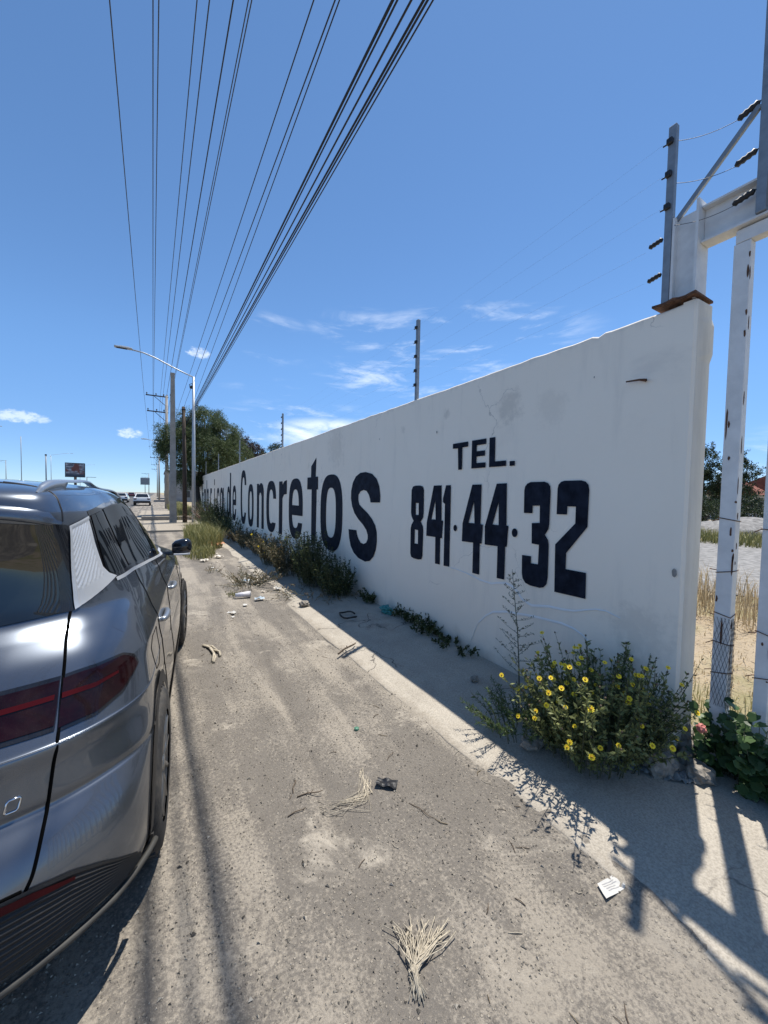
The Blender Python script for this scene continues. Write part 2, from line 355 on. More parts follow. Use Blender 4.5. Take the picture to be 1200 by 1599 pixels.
def axis(lo, hi, step, far, grow=1.16):
    v = [lo]
    while v[-1] < hi: v.append(v[-1] + step)
    s = step; w = v[-1]
    up_ = []
    while w < far: s *= grow; w += s; up_.append(w)
    s = step; w = lo; dn = []
    while w > -far: s *= grow; w -= s; dn.append(w)
    return dn[::-1] + v + up_
xs = axis(-1.0, 3.2, .045, 1300); ys = axis(-.3, 8.5, .05, 1300)
V = [(x, y, gz(x, y)) for y in ys for x in xs]; nx = len(xs)
F = [(j * nx + i, j * nx + i + 1, (j + 1) * nx + i + 1, (j + 1) * nx + i) for j in range(len(ys) - 1) for i in range(nx - 1)]
tag(MB().add(V, F, 0, True).build('ground', M['ground']), kind='structure')

# pavement along the wall: one cast sheet with tooled joints and a ragged street edge
def pave_edge(y):
    return 1.70 + .02 * math.sin(y * .7 + 1) + .03 * noise.noise((y * 1.3, 2, 0)) + .008 * noise.noise((y * 9, 4, 0))
def pave_z(x, y):
    z = -.006 + .040 * min(1, max(0, (x - 1.72) / .9)) + .006 * noise.noise((x * 1.5, y * 1.2, 8))
    for jy in (-1.2, 1.25, 3.55, 5.9, 8.3, 10.8, 13.2, 15.6):
        d = abs(y - jy - .05 * (x - 2)); z -= .010 * max(0, 1 - d / .025)
    return z
V = []; F = []; yy = [-3 + .04 * i for i in range(160)] + [3.4 + .08 * i for i in range(180)]
NXp = 26
for y in yy:
    e = pave_edge(y)
    V.append((e - .012, y, -.06)); V.append((e - .004, y, pave_z(e, y) - .006))
    for i in range(NXp):
        x = e + .006 + (2.90 + (.25 if y < .8 else 0) - e) * i / (NXp - 1); V.append((x, y, pave_z(x, y)))
n = NXp + 2
F = [(j * n + i, j * n + i + 1, (j + 1) * n + i + 1, (j + 1) * n + i) for j in range(len(yy) - 1) for i in range(n - 1)]
tag(MB().add(V, F, 0, True).build('pavement', M['concrete']), kind='structure')

# road at the left, driveway slab and cross kerb further along
tag(MB().add([(-11.5, -60, .003), (-2.3, -60, .003), (-2.3, 600, .003), (-11.5, 600, .003)], [(0, 1, 2, 3)]).build('road', M['ash']), kind='structure')
b = MB(); b.rbox((.55, 21.6, .02), (3.1, 6.4, .11), .02); b.rbox((.9, 26.6, .05), (3.4, .35, .34), .03); b.rbox((.7, 33, .01), (3.6, 12, .08), .02)
tag(b.build('driveway', M['pave']), kind='structure')
# gravel yard sheet beyond the wall
pts = []
for i in range(40):
    a = 2 * math.pi * i / 40; rr = 1 + .18 * noise.noise((math.cos(a) * 2, math.sin(a) * 2, 5))
    pts.append((15.5 + 7.5 * rr * math.cos(a), 4.6 + 3.6 * rr * math.sin(a), .012))
M['gravel'] = mat('pale_gravel', (.23, .22, .205), .95, var=.45, scale=5, bump=1, bscale=6)
tag(MB().add(pts, [tuple(range(40))]).build('gravel_ground', M['gravel']), kind='structure')

# ------------------------------------------------------------------ the wall with its painted lettering
WX, WY0, WY1, WT = 2.85, 1.115, 35.0, .225
def wall_top(y): return 2.895 + .012 * noise.noise((y * .8, 0, 1)) + .010 * noise.noise((y * 5, 0, 2)) - (.035 if 1.55 < y < 1.75 else 0) * abs(noise.noise((y * 30, 0, 0)))
wall = thing('boundary_wall', (WX, WY0, 0), 'long white painted boundary wall with big navy lettering and phone number', 'wall')
def W(p): return (p[0] - WX, p[1] - WY0, p[2])
V = []; F = []
yl = [WY0 + .05 * i for i in range(100)] + [WY0 + 5 + .25 * i for i in range(117)]; yl = [y for y in yl if y < WY1] + [WY1]
zl = [-.1, 0, .15, .5, 1, 1.5, 2, 2.4, 2.7, 2.84, 2.88]
for y in yl:
    top = wall_top(y)
    ring = [(WX + .004 * noise.noise((y * 1.5, z * 1.5, 0)) * (1 if z < 2.85 else 1), y, z if z < 2.88 else top - .012) for z in zl] + [(WX + .012, y, top), (WX + WT - .012, y, top - .004), (WX + WT, y, top - .02), (WX + WT, y, -.1)]
    V += [W(q) for q in ring]
k = len(zl) + 4
F = [(j * k + i, (j + 1) * k + i, (j + 1) * k + i + 1, j * k + i + 1) for j in range(len(yl) - 1) for i in range(k - 1)]
F += [tuple(range(k)), tuple((len(yl) - 1) * k + i for i in range(k - 1, -1, -1))]
MB().add(V, F).build('wall_panel', M['wall'], wall)
# end pier: a slightly proud concrete column, chipped at its corners
V = []; F = []; zz = [-.1 + .06 * i for i in range(51)]
for z in zz:
    w = .016 * abs(noise.noise((z * 4, 0, 3))) + .006 * noise.noise((z * 17, 0, 3)); c = (.016 if 2.55 < z < 2.8 else 0) + .003
    P_ = [(WX - .001, 1.175), (WX - .002, 1.118 + w * .5), (WX + .012 + w * .3, 1.100 + w * .3), (WX + WT - .02 - c, 1.100 - c * .4), (WX + WT + .006, 1.114 - c), (WX + WT + .006, 1.175)]
    V += [W((x, y, min(z, 2.90))) for x, y in P_]
F = [(j * 6 + i, j * 6 + (i + 1) % 6, (j + 1) * 6 + (i + 1) % 6, (j + 1) * 6 + i) for j in range(50) for i in range(6)] + [(5, 4, 3, 2, 1, 0), tuple(300 + i for i in range(6))]
M['pier'] = mat('stained_pier_paint', (.66, .625, .56), .85, var=.12, scale=7, bump=.5, bscale=30, stretch=(1, 1, .25))
pb = MB().add(V, F); pb.m = [1 if (i < 300 and i % 6 in (2, 3, 4)) else 0 for i in range(len(F))]; pb.build('end_pier', [M['wall'], M['pier']], wall)
# footing rubble under the pier
b = MB()
for i in range(12):
    bm = bmesh.new(); bmesh.ops.create_icosphere(bm, subdivisions=3, radius=.035 + .045 * rnd.random())
    for v in bm.verts: v.co *= 1 + .55 * noise.noise(v.co * 14 + Vector((i, 0, 0))) + .18 * noise.noise(v.co * 40 + Vector((i, 0, 0)))
    b.bm(bm, W((2.79 + .22 * rnd.random(), 1.01 + .18 * rnd.random(), .03 + .17 * rnd.random() ** 1.6)))
b.build('footing', M['stone'], wall)

def superel(cx, cz, a, b_, a0, a1, n=28, e=2.7):
    P = []
    for i in range(n + 1):
        t = a0 + (a1 - a0) * i / n; c, s = math.cos(t), math.sin(t)
        P.append((cx + a * math.copysign(abs(c) ** (2 / e), c), cz + b_ * math.copysign(abs(s) ** (2 / e), s)))
    return P
def lettering(name, glyphs, y0):
    """fills flat outlines given as (metres right of y0, height) and lays them on the wall as a coat of paint"""
    cu = bpy.data.curves.new('outline', 'CURVE'); cu.dimensions = '2D'; cu.fill_mode = 'BOTH'; cu.extrude = .0012
    for loop in glyphs:
        sp = cu.splines.new('POLY'); sp.points.add(len(loop) - 1)
        for q, (u, z) in zip(sp.points, loop): q.co = (u, z, 0, 1)
        sp.use_cyclic_u = True
    ob = bpy.data.objects.new('outline', cu); COL.objects.link(ob)
    me = bpy.data.meshes.new_from_object(ob.evaluated_get(bpy.context.evaluated_depsgraph_get()))
    bpy.data.objects.remove(ob)
    for v in me.vertices: u, z, d = v.co; v.co = W((WX - .0075 - d, y0 - u, z))
    me.name = name; me.materials.clear(); me.materials.append(M['navy'])
    o = bpy.data.objects.new(name, me); COL.objects.link(o); o.parent = wall; return o
def o_(x, w, z0=.58, z1=2.04, s=None, tk=.25):
    s = s or w * .27; cz = (z0 + z1) / 2
    return [superel(x + w / 2, cz, w / 2, (z1 - z0) / 2, 0, 2 * math.pi, 40), superel(x + w / 2, cz, w / 2 - s, (z1 - z0) / 2 - tk, 0, 2 * math.pi, 40)]
def c_(x, w, z0=.56, z1=2.04, g0=.85, g1=1.53, s=None, tk=.25):
    s = s or w * .27; cz = (z0 + z1) / 2; a, b_ = w / 2, (z1 - z0) / 2
    def ang(z, bb): q = max(-1, min(1, (z - cz) / bb)); return math.asin(math.copysign(abs(q) ** (2.7 / 2), q))
    o = superel(x + a, cz, a, b_, ang(g1, b_), 2 * math.pi + ang(g0, b_), 44); i = superel(x + a, cz, a - s, b_ - tk, ang(g1, b_ - tk), 2 * math.pi + ang(g0, b_ - tk), 44)
    return [o + i[::-1]]
def e_(x, w, z0=.60, z1=2.04):
    s = w * .25; tk = .26; cz = (z0 + z1) / 2; a, b_ = w / 2, (z1 - z0) / 2; ai, bi = a - s, b_ - tk
    def ang(z, bb): q = max(-1, min(1, (z - cz) / bb)); return math.asin(math.copysign(abs(q) ** (2.7 / 2), q))
    o = superel(x + a, cz, a, b_, ang(1.17, b_), 2 * math.pi + ang(1.0, b_), 44)
    o = [(x + w, 1.17)] + o
    i = superel(x + a, cz, ai, bi, math.pi - ang(1.16, bi), 2 * math.pi + ang(1.0, bi), 24)
    outer = o + i[::-1]
    hole = superel(x + a, cz, ai, bi, ang(1.40, bi), math.pi - ang(1.40, bi), 20)
    return [outer, hole]
def sh(P, x0): return [(x0 - y, z) for y, z in P]
S_ = [[4.933, 1.561], [4.93, 1.665], [4.964, 1.801], [5.049, 1.916], [5.195, 1.996], [5.396, 2.032], [5.58, 2.028], [5.744, 1.975], [5.855, 1.876], [5.915, 1.736], [5.919, 1.606], [5.87, 1.478], [5.779, 1.366], [5.634, 1.273], [5.469, 1.197], [5.349, 1.121], [5.295, 1.042], [5.293, .982], [5.341, .917], [5.431, .885], [5.538, .895], [5.622, .948], [5.681, 1.018], [5.703, 1.085], [5.997, 1.077], [5.97, .938], [5.905, .801], [5.783, .7], [5.611, .635], [5.369, .612], [5.218, .646], [5.099, .734], [5.032, .848], [5.007, .978], [5.019, 1.115], [5.07, 1.214], [5.169, 1.301], [5.321, 1.388], [5.505, 1.465], [5.602, 1.511], [5.646, 1.585], [5.643, 1.672], [5.569, 1.728], [5.463, 1.749], [5.359, 1.734], [5.281, 1.675], [5.242, 1.616], [5.222, 1.555]]
t_ = [[7.609, 2.426], [7.635, 2.038], [7.495, 2.033], [7.494, 1.771], [7.575, 1.769], [7.59, .60], [7.86, .58], [7.86, 1.771], [8.144, 1.776], [8.133, 2.034], [7.91, 2.032], [7.899, 2.262]]
r_ = [[10.40, 2.0], [10.10, 2.0], [10.07, 1.91], [9.90, 2.0], [9.69, 2.02], [9.70, 1.67], [9.95, 1.65], [10.08, 1.55], [10.10, .6], [10.41, .58]]
n_ = [[13.08, 1.99], [12.80, 1.985], [12.77, 1.92], [12.60, 2.0], [12.42, 2.0], [12.25, 1.93], [12.15, 1.77], [12.14, .565], [12.42, .564], [12.43, 1.58], [12.52, 1.69], [12.66, 1.70], [12.78, 1.60], [12.80, .566], [13.08, .55]]
cd = lambda L, x, w: [[(x + u, z) for u, z in q] for q in L]
A = 15.95
G = c_(0, 1.1, .50, 2.55, .95, 1.98, .27, .27) + o_(A - 14.53, .93, .50, 2.0) + [sh(n_, A)] + c_(A - 11.8, 1.1) + [sh(r_, A)] + e_(A - 9.5, 1.05) + [sh(t_, A)] + o_(A - 7.33, 1.06, .60, 2.05) + [sh(S_, A)]
lettering('painted_word', G, A)
A = 19.34
stem = lambda x, z0, z1, w=.27: [(x, z0), (x + w, z0), (x + w, z1), (x, z1)]
def d_(x, w): return o_(x, w - .02, .55, 1.98) + [stem(x + w - .012, .56, 2.58)]
lettering('painted_word', [[(u, z) for u, z in q] for q in d_(0, .80) + e_(A - 17.85, .88, .5, 2.0)], A)
A = 31.0
def a_(x, w): return o_(x, w - .02, .55, 1.95, None, .26) + [stem(x + w - .012, .56, 1.93, .25)]
G = [[(0, .6), (.3, .6), (.3, 1.45), (.85, 1.45), (.85, 1.7), (.3, 1.7), (.3, 2.3), (.95, 2.3), (.95, 2.56), (0, 2.56)]]
G += a_(1.3, .9) + [stem(2.95, .56, 2.5, .27)] + o_(3.235, .95, .56, 1.95) + [[(5.0, .58), (5.3, .58), (5.3, 1.5), (5.45, 1.65), (5.75, 1.66), (5.75, 1.95), (5.0, 1.95)]]
G += [stem(6.9, .56, 1.93), stem(6.9, 2.12, 2.45)] + c_(8.0, 1.0, .55, 1.95, .85, 1.5) + a_(9.3, 1.0)
lettering('painted_word', G, A)
lettering('painted_word', [sh(q, 3.33) for q in (
    [(3.324, 2.251), (3.084, 2.251), (3.083, 2.198), (3.172, 2.198), (3.17, 1.959), (3.226, 1.959), (3.24, 2.195), (3.324, 2.197)],
    [(3.022, 2.252), (2.822, 2.252), (2.822, 2.198), (2.955, 2.198), (2.955, 2.135), (2.835, 2.135), (2.835, 2.082), (2.955, 2.082), (2.955, 2.015), (2.824, 2.013), (2.824, 1.962), (3.022, 1.962)],
    [(2.776, 2.252), (2.703, 2.252), (2.70, 2.014), (2.559, 2.014), (2.557, 1.962), (2.772, 1.962)],
    [(2.515, 2.003), (2.456, 2.003), (2.455, 1.959), (2.513, 1.959)])], 3.33)
def rr(x0, x1, z0, z1, r):
    P = []
    for cx, cz, a in ((x1 - r, z1 - r, 0), (x0 + r, z1 - r, 90), (x0 + r, z0 + r, 180), (x1 - r, z0 + r, 270)):
        P += [(cx + r * math.cos(R(a + k * 15)), cz + r * math.sin(R(a + k * 15))) for k in range(7)]
    return P
def dot(y, z, r, A): return [(A - y + r * .8 * math.cos(k * .3491), z + r * math.sin(k * .3491)) for k in range(18)]
A = 4.12
e8 = [(3.90, 1.345), (3.852, 1.40), (3.845, 1.46), (3.848, 1.74), (3.875, 1.785), (3.93, 1.797), (4.03, 1.797), (4.085, 1.785), (4.112, 1.74), (4.115, 1.45), (4.10, 1.40), (4.055, 1.345), (4.10, 1.29), (4.115, 1.24), (4.112, .92), (4.09, .875), (4.03, .863), (3.93, .863), (3.87, .875), (3.85, .92), (3.845, 1.24), (3.855, 1.29)]
G = [sh(e8, A), sh([(4.018, 1.577), (3.95, 1.577), (3.946, 1.427), (4.012, 1.424)], A), sh([(4.026, 1.237), (3.951, 1.235), (3.948, 1.058), (4.026, 1.058)], A)]
G += [sh([(3.651, 1.792), (3.508, 1.793), (3.495, 1.387), (3.465, 1.382), (3.478, 1.18), (3.51, 1.178), (3.506, .869), (3.592, .867), (3.598, 1.182), (3.777, 1.18), (3.772, 1.345)], A), sh([(3.615, 1.619), (3.60, 1.39), (3.685, 1.388)], A)]
G += [sh([(3.425, 1.792), (3.345, 1.793), (3.336, .872), (3.433, .867), (3.437, 1.58), (3.474, 1.60), (3.474, 1.64)], A), dot(3.252, 1.317, .035, A)]
G += [sh([(3.0, 1.792), (2.87, 1.793), (2.87, 1.388), (2.834, 1.384), (2.846, 1.19), (2.872, 1.188), (2.868, .869), (2.963, .869), (2.964, 1.187), (3.137, 1.183), (3.133, 1.379)], A), sh([(2.968, 1.625), (2.952, 1.39), (3.045, 1.388)], A)]
G += [sh([(2.665, 1.796), (2.541, 1.798), (2.531, 1.40), (2.506, 1.395), (2.518, 1.20), (2.537, 1.198), (2.537, .882), (2.628, .879), (2.63, 1.19), (2.80, 1.187), (2.805, 1.37)], A), sh([(2.633, 1.618), (2.624, 1.395), (2.706, 1.396)], A), dot(2.43, 1.339, .040, A)]
three = [(2.336, 1.73), (2.328, 1.765), (2.305, 1.79), (2.27, 1.803), (2.13, 1.803), (2.095, 1.79), (2.075, 1.765), (2.069, 1.72), (2.071, 1.44), (2.078, 1.40), (2.109, 1.351), (2.078, 1.31), (2.069, 1.27), (2.067, .99), (2.078, .93), (2.105, .90), (2.14, .888), (2.24, .888), (2.29, .90), (2.322, .935), (2.333, .985), (2.337, 1.146), (2.242, 1.148), (2.241, 1.086), (2.166, 1.088), (2.163, 1.259), (2.238, 1.262), (2.244, 1.442), (2.163, 1.449), (2.167, 1.598), (2.243, 1.595), (2.243, 1.529), (2.332, 1.527)]
two = [(2.003, 1.74), (1.996, 1.775), (1.975, 1.797), (1.945, 1.806), (1.80, 1.806), (1.765, 1.795), (1.742, 1.77), (1.734, 1.73), (1.737, 1.446), (1.906, 1.222), (1.905, 1.092), (1.733, 1.092), (1.730, .891), (1.998, .886), (2.006, 1.281), (1.836, 1.467), (1.836, 1.60), (1.911, 1.60), (1.912, 1.534), (2.003, 1.532)]
G += [sh(three, A), sh(two, A)]
lettering('painted_number', G, A)
# overlapping paint edge low on the wall
for P in ([(3.36, .865), (3.20, .862), (3.058, .848), (2.95, .832), (2.858, .815), (2.7, .808), (2.6, .835), (2.507, .848), (2.44, .835), (2.392, .809), (2.325, .745), (2.22, .71), (2.13, .73), (2.047, .747), (1.922, .755), (1.82, .77), (1.737, .80), (1.65, .83), (1.567, .838), (1.466, .814)], [(2.96, .15), (2.935, .2), (2.90, .29), (2.854, .375), (2.76, .47), (2.666, .532), (2.5, .58), (2.2, .62), (1.922, .64), (1.82, .63), (1.746, .606), (1.68, .56)]):
    V = []; F = []
    for i, (y, z) in enumerate(P):
        w = .011 * math.sin(math.pi * (i + .4) / len(P)) + .002
        V += [W((WX - .003, y, z - w)), W((WX - .010, y, z)), W((WX - .003, y, z + w))]
    for i in range(len(P) - 1):
        for q in (0, 1): F.append((i * 3 + q, i * 3 + q + 1, (i + 1) * 3 + q + 1, (i + 1) * 3 + q))
    MB().add(V, F, 0, True).build('paint_edge', M['ridge'], wall)
# bent rebar stub, chipped patches
MB().tube([W(q) for q in ((WX + .03, 1.38, 2.47), (WX - .02, 1.37, 2.468), (WX - .028, 1.355, 2.462), (WX - .03, 1.40, 2.475), (WX - .03, 1.485, 2.482))], [.008, .009, .010, .007, .005], 6).build('rebar_stub', M['rust'], wall)
for (y, z, r) in ((1.15, 1.20, .020), (3.62, 2.42, .012), (4.98, 2.5, .010), (1.73, 2.58, .006)):
    P = [(y + r * .7 * math.cos(a * .5) * (1 + .5 * noise.noise((a, y, 1))), z + r * 1.4 * math.sin(a * .5) * (1 + .5 * noise.noise((a, z, 2)))) for a in range(12)]
    MB().add([W((WX - .008, q[0], q[1])) for q in P], [tuple(range(11, -1, -1))]).build('chipped_patch', M['chip'], wall)

# ------------------------------------------------------------------ gate portal, gate leaf, electric fence
por = thing('gate_portal', (2.95, 1.15, 2.9), 'white steel portal of I-beam column and crossbeam standing on the wall end', 'gate frame')
def L(o, p): return (p[0] - o.location.x, p[1] - o.location.y, p[2] - o.location.z)
b = MB(); b.box(L(por, (2.925, 1.192, 3.20)), (.05, .112, .54)); b.box(L(por, (2.935, 1.129, 3.215)), (.15, .014, .60)); b.box(L(por, (2.935, 1.255, 3.20)), (.15, .014, .54))
b.build('column', M['steelwhite'], por)
b = MB(); b.box(L(por, (2.95, -.65, 3.365)), (.012, 3.54, .198)); b.box(L(por, (2.95, -.65, 3.47)), (.10, 3.54, .012)); b.box(L(por, (2.95, -.65, 3.26)), (.10, 3.54, .012))
b.build('crossbeam', M['steelwhite'], por)
b = MB()
V = []; F = []
for i in range(9):
    y = 1.335 - .03 * i; z = 2.918 + .008 * noise.noise((y * 20, 0, 0)); V += [L(por, (x, y, zz + .006 * noise.noise((y * 30, x * 9, 0)))) for x in (2.805 + .02 * noise.noise((y * 16, 1, 0)), 3.05) for zz in (z, z + .014)]
for i in range(8):
    a = i * 4; c = a + 4; F += [(a, c, c + 1, a + 1), (a + 1, c + 1, c + 3, a + 3), (a + 3, c + 3, c + 2, a + 2), (a, a + 2, c + 2, c)]
F += [(0, 1, 3, 2), (32, 34, 35, 33)]
b.add(V, F).build('base_plate', M['rust'], por)

gate = thing('steel_gate', (2.97, .93, .05), 'tall white steel gate leaf with chipped rusty square uprights', 'gate')
def bar(b, x, y, w, d, z0, z1): b.rbox(L(gate, (x, y, (z0 + z1) / 2)), (w, d, z1 - z0), .004)
b = MB(); bar(b, 2.965, .928, .07, .078, .08, 3.165); b.build('stile', M['steelwhite'], gate)
b = MB(); bar(b, 2.965, -2.2, .07, .078, .08, 3.165); b.build('stile', M['steelwhite'], gate)
b = MB(); b.rbox(L(gate, (2.965, -.64, 3.205)), (.07, 3.2, .075), .004); b.build('top_rail', M['steelwhite'], gate)
b = MB(); b.rbox(L(gate, (2.965, -.64, .13)), (.066, 3.03, .075), .004); b.build('bottom_rail', M['steelwhite'], gate)
for i in range(14):
    b = MB(); bar(b, 2.967, .742 - .205 * i, .06, .062, .168, 3.167); b.build('upright', M['steelwhite'], gate)
for (yy_, zs) in ((.928, (.62, .80, .98, 1.24, 1.55)), (.742, (.66, .92, 1.5))):
    for z in zs:
        b = MB(); w = .037 if yy_ > .9 else .031
        ring = [(2.927, yy_ + w + .004), (2.927, yy_ - w - .004), (3.003, yy_ - w - .004), (3.003, yy_ + w + .004), (2.927, yy_ + w + .004), (2.915, yy_ + w + .03)]
        b.tube([L(gate, (x, y, z + .012 * math.sin(i * 2 + z * 9))) for i, (x, y) in enumerate(ring)], .0028, 5); b.build('tie_wire', M['rust'], gate)
rs = random.Random(5)
b = MB()                                             # rust bites along the edges
for yy_, w in ((.928, .039), (.742, .031)):
    for i in range(14 if yy_ > .9 else 8):
        z = rs.uniform(.5, 3.1); h = rs.uniform(.004, .022) * (3.2 if rs.random() < .25 else 1); s_ = rs.choice((-1, 1)); 
        y = yy_ - w * .85 + rs.uniform(-.004, .004) if rs.random() < .7 else yy_ + rs.uniform(-w, w) * .8
        P = [(y + .0034 * math.cos(k) * (1 + 1.2 * rs.random()), z + h * math.sin(k) * (1 + .5 * rs.random())) for k in [j * .785 for j in range(8)]]
        MB().add([L(gate, (2.9285 if yy_ > .9 else 2.9345, q[0], q[1])) for q in P], [tuple(range(7, -1, -1))]).build('rust_spot', M['rust'], gate)
for i in range(12):
    z = rs.uniform(.5, 3.05); h = rs.uniform(.006, .05); x = rs.uniform(2.932, 2.96)
    P = [(x + .004 * math.cos(k) * (1 + 1.2 * rs.random()), z + h * math.sin(k) * (1 + .4 * rs.random())) for k in [j * .785 for j in range(8)]]
    MB().add([L(gate, (q[0], .928 - .0405, q[1])) for q in P], [tuple(range(8))]).build('rust_spot', M['rust'], gate)
b = MB()                                             # scrap of wire netting tied round the outer stile
ringp = [(2.925, .972), (2.925, .884), (3.004, .884)]
def rp_(s):
    s = max(0, min(.167, s)); return (2.925, .972 - s) if s < .088 else (2.925 + s - .088, .884)
for sgn in (1, -1):
    for i in range(26):
        s0 = -.10 + .018 * i; pl = []
        for k in range(13):
            s = s0 + sgn * .012 * k + (0 if sgn > 0 else .12); 
            if 0 <= s <= .165: x, y = rp_(s); pl.append(L(gate, (x - .003 * math.sin(k), y - .002, .42 + .045 * k)))
        if len(pl) > 2: b.tube(pl, .0011, 3, cap=False)
b.build('wire_netting', M['wire'], gate)

def insulator(b, p, d, r=.017, l=.085):
    p = Vector(p); d = Vector(d).normalized(); P = []; rr_ = []
    for i in range(9):
        t = i / 8; P.append(p + d * (t * l)); rr_.append(r * (.35 if i in (0, 8) else (1 if i % 2 else .72)))
    b.tube(P, rr_, 8)
def fpost(y, z0, h, label, first=False):
    o = thing('fence_post', (WX + .03, y, z0), label, 'fence post', 'electric fence posts on the wall')
    b = MB(); b.rbox((0, 0, h / 2), (.04, .045, h), .004); b.build('post_tube', M['galv'], o)
    for i in range(5):
        b = MB(); z = h - .10 - i * (h - .2) / 4.6
        if first and i > 2: insulator(b, (-.01, .03, z + .02 * (4 - i)), (0, .9, -.18))
        else: b.rbox((-.028, .008, z), (.03, .034, .036), .006); b.tube([(-.028, .02, z - .01), (-.034, .045, z - .012)], .005, 5)
        b.build('insulator', M['black'], o)
    return o
fpost(1.288, 2.93, 1.14, 'grey fence post beside the gate portal, carrying two spool insulators', True)
for i, (y, h) in enumerate(((4.10, 1.03), (10.24, .92), (16.4, .92), (22.6, .92), (28.8, .92))):
    o = fpost(y, 2.88, h, ('grey electric fence post on the wall above the T of TEL' if i == 0 else 'grey fence post on the wall above the letter t of Concretos') if i < 2 else 'short grey fence post far along the wall top in front of the trees')
p2 = thing('fence_post', (2.905, .845, 3.27), 'tall grey fence post fixed to the portal crossbeam, with black spool insulators', 'fence post', 'electric fence posts on the wall')
b = MB(); b.rbox((0, 0, .72), (.04, .045, 1.44), .004); b.build('post_tube', M['galv'], p2)
for z in (.62, .36, .14):
    b = MB(); insulator(b, (-.005, .03, z), (-.02, .09, -.028 - .02 * z), .019, .10); b.tube([(-.005, .0, z + .012), (-.005, .032, z)], .004, 4); b.build('insulator', M['black'], p2)
b = MB(); b.rbox((0, 0, 0), (.022, .56, .03), .003, rot=Matrix.Rotation(-math.atan2(.42, .40), 3, 'X')); o = b.build('brace_strut', M['galv'], None, (2.90, 1.065, 3.665)); tag(o, 'thin diagonal steel strut running between the two fence posts over the gate column', 'strut')
def sagline(p, q, s, n=14):
    p, q = Vector(p), Vector(q); return [p.lerp(q, i / n) - Vector((0, 0, 4 * s * (i / n) * (1 - i / n))) for i in range(n + 1)]
fpy = [1.288, 4.10, 10.24, 16.4, 22.6, 28.8]; fph = [(2.93, 1.14), (2.88, 1.03)] + [(2.88, .92)] * 4
for i in range(5):
    b = MB(); names = ('topmost', 'second', 'middle', 'fourth', 'lowest')
    zs = [z0 + h - .10 - i * (h - .2) / 4.6 for z0, h in fph]
    for k in range(5): b.tube(sagline((WX - .004, fpy[k] + (.12 if k == 0 and i > 2 else .04), zs[k] - .03 * (k == 0 and i > 2)), (WX - .004, fpy[k + 1], zs[k + 1]), .012 * (1 + k * .6)), .0004, 4)
    tag(b.build('fence_wire', M['wire']), names[i] + ' of the five thin electric fence wires along the wall top', 'fence wire', 'electric fence wires')
for i, z in enumerate((.62, .36, .14)):
    b = MB(); b.tube(sagline((2.888, .965, 3.27 + z - .035), (2.855, 1.25, 3.03 + .91 - .26 * i), .02), .0018, 4)
    tag(b.build('fence_wire', M['wire']), ('highest', 'middle', 'lowest')[i] + ' of three short wires linking the two fence posts over the gate column', 'fence wire', 'short fence wires over the gate')
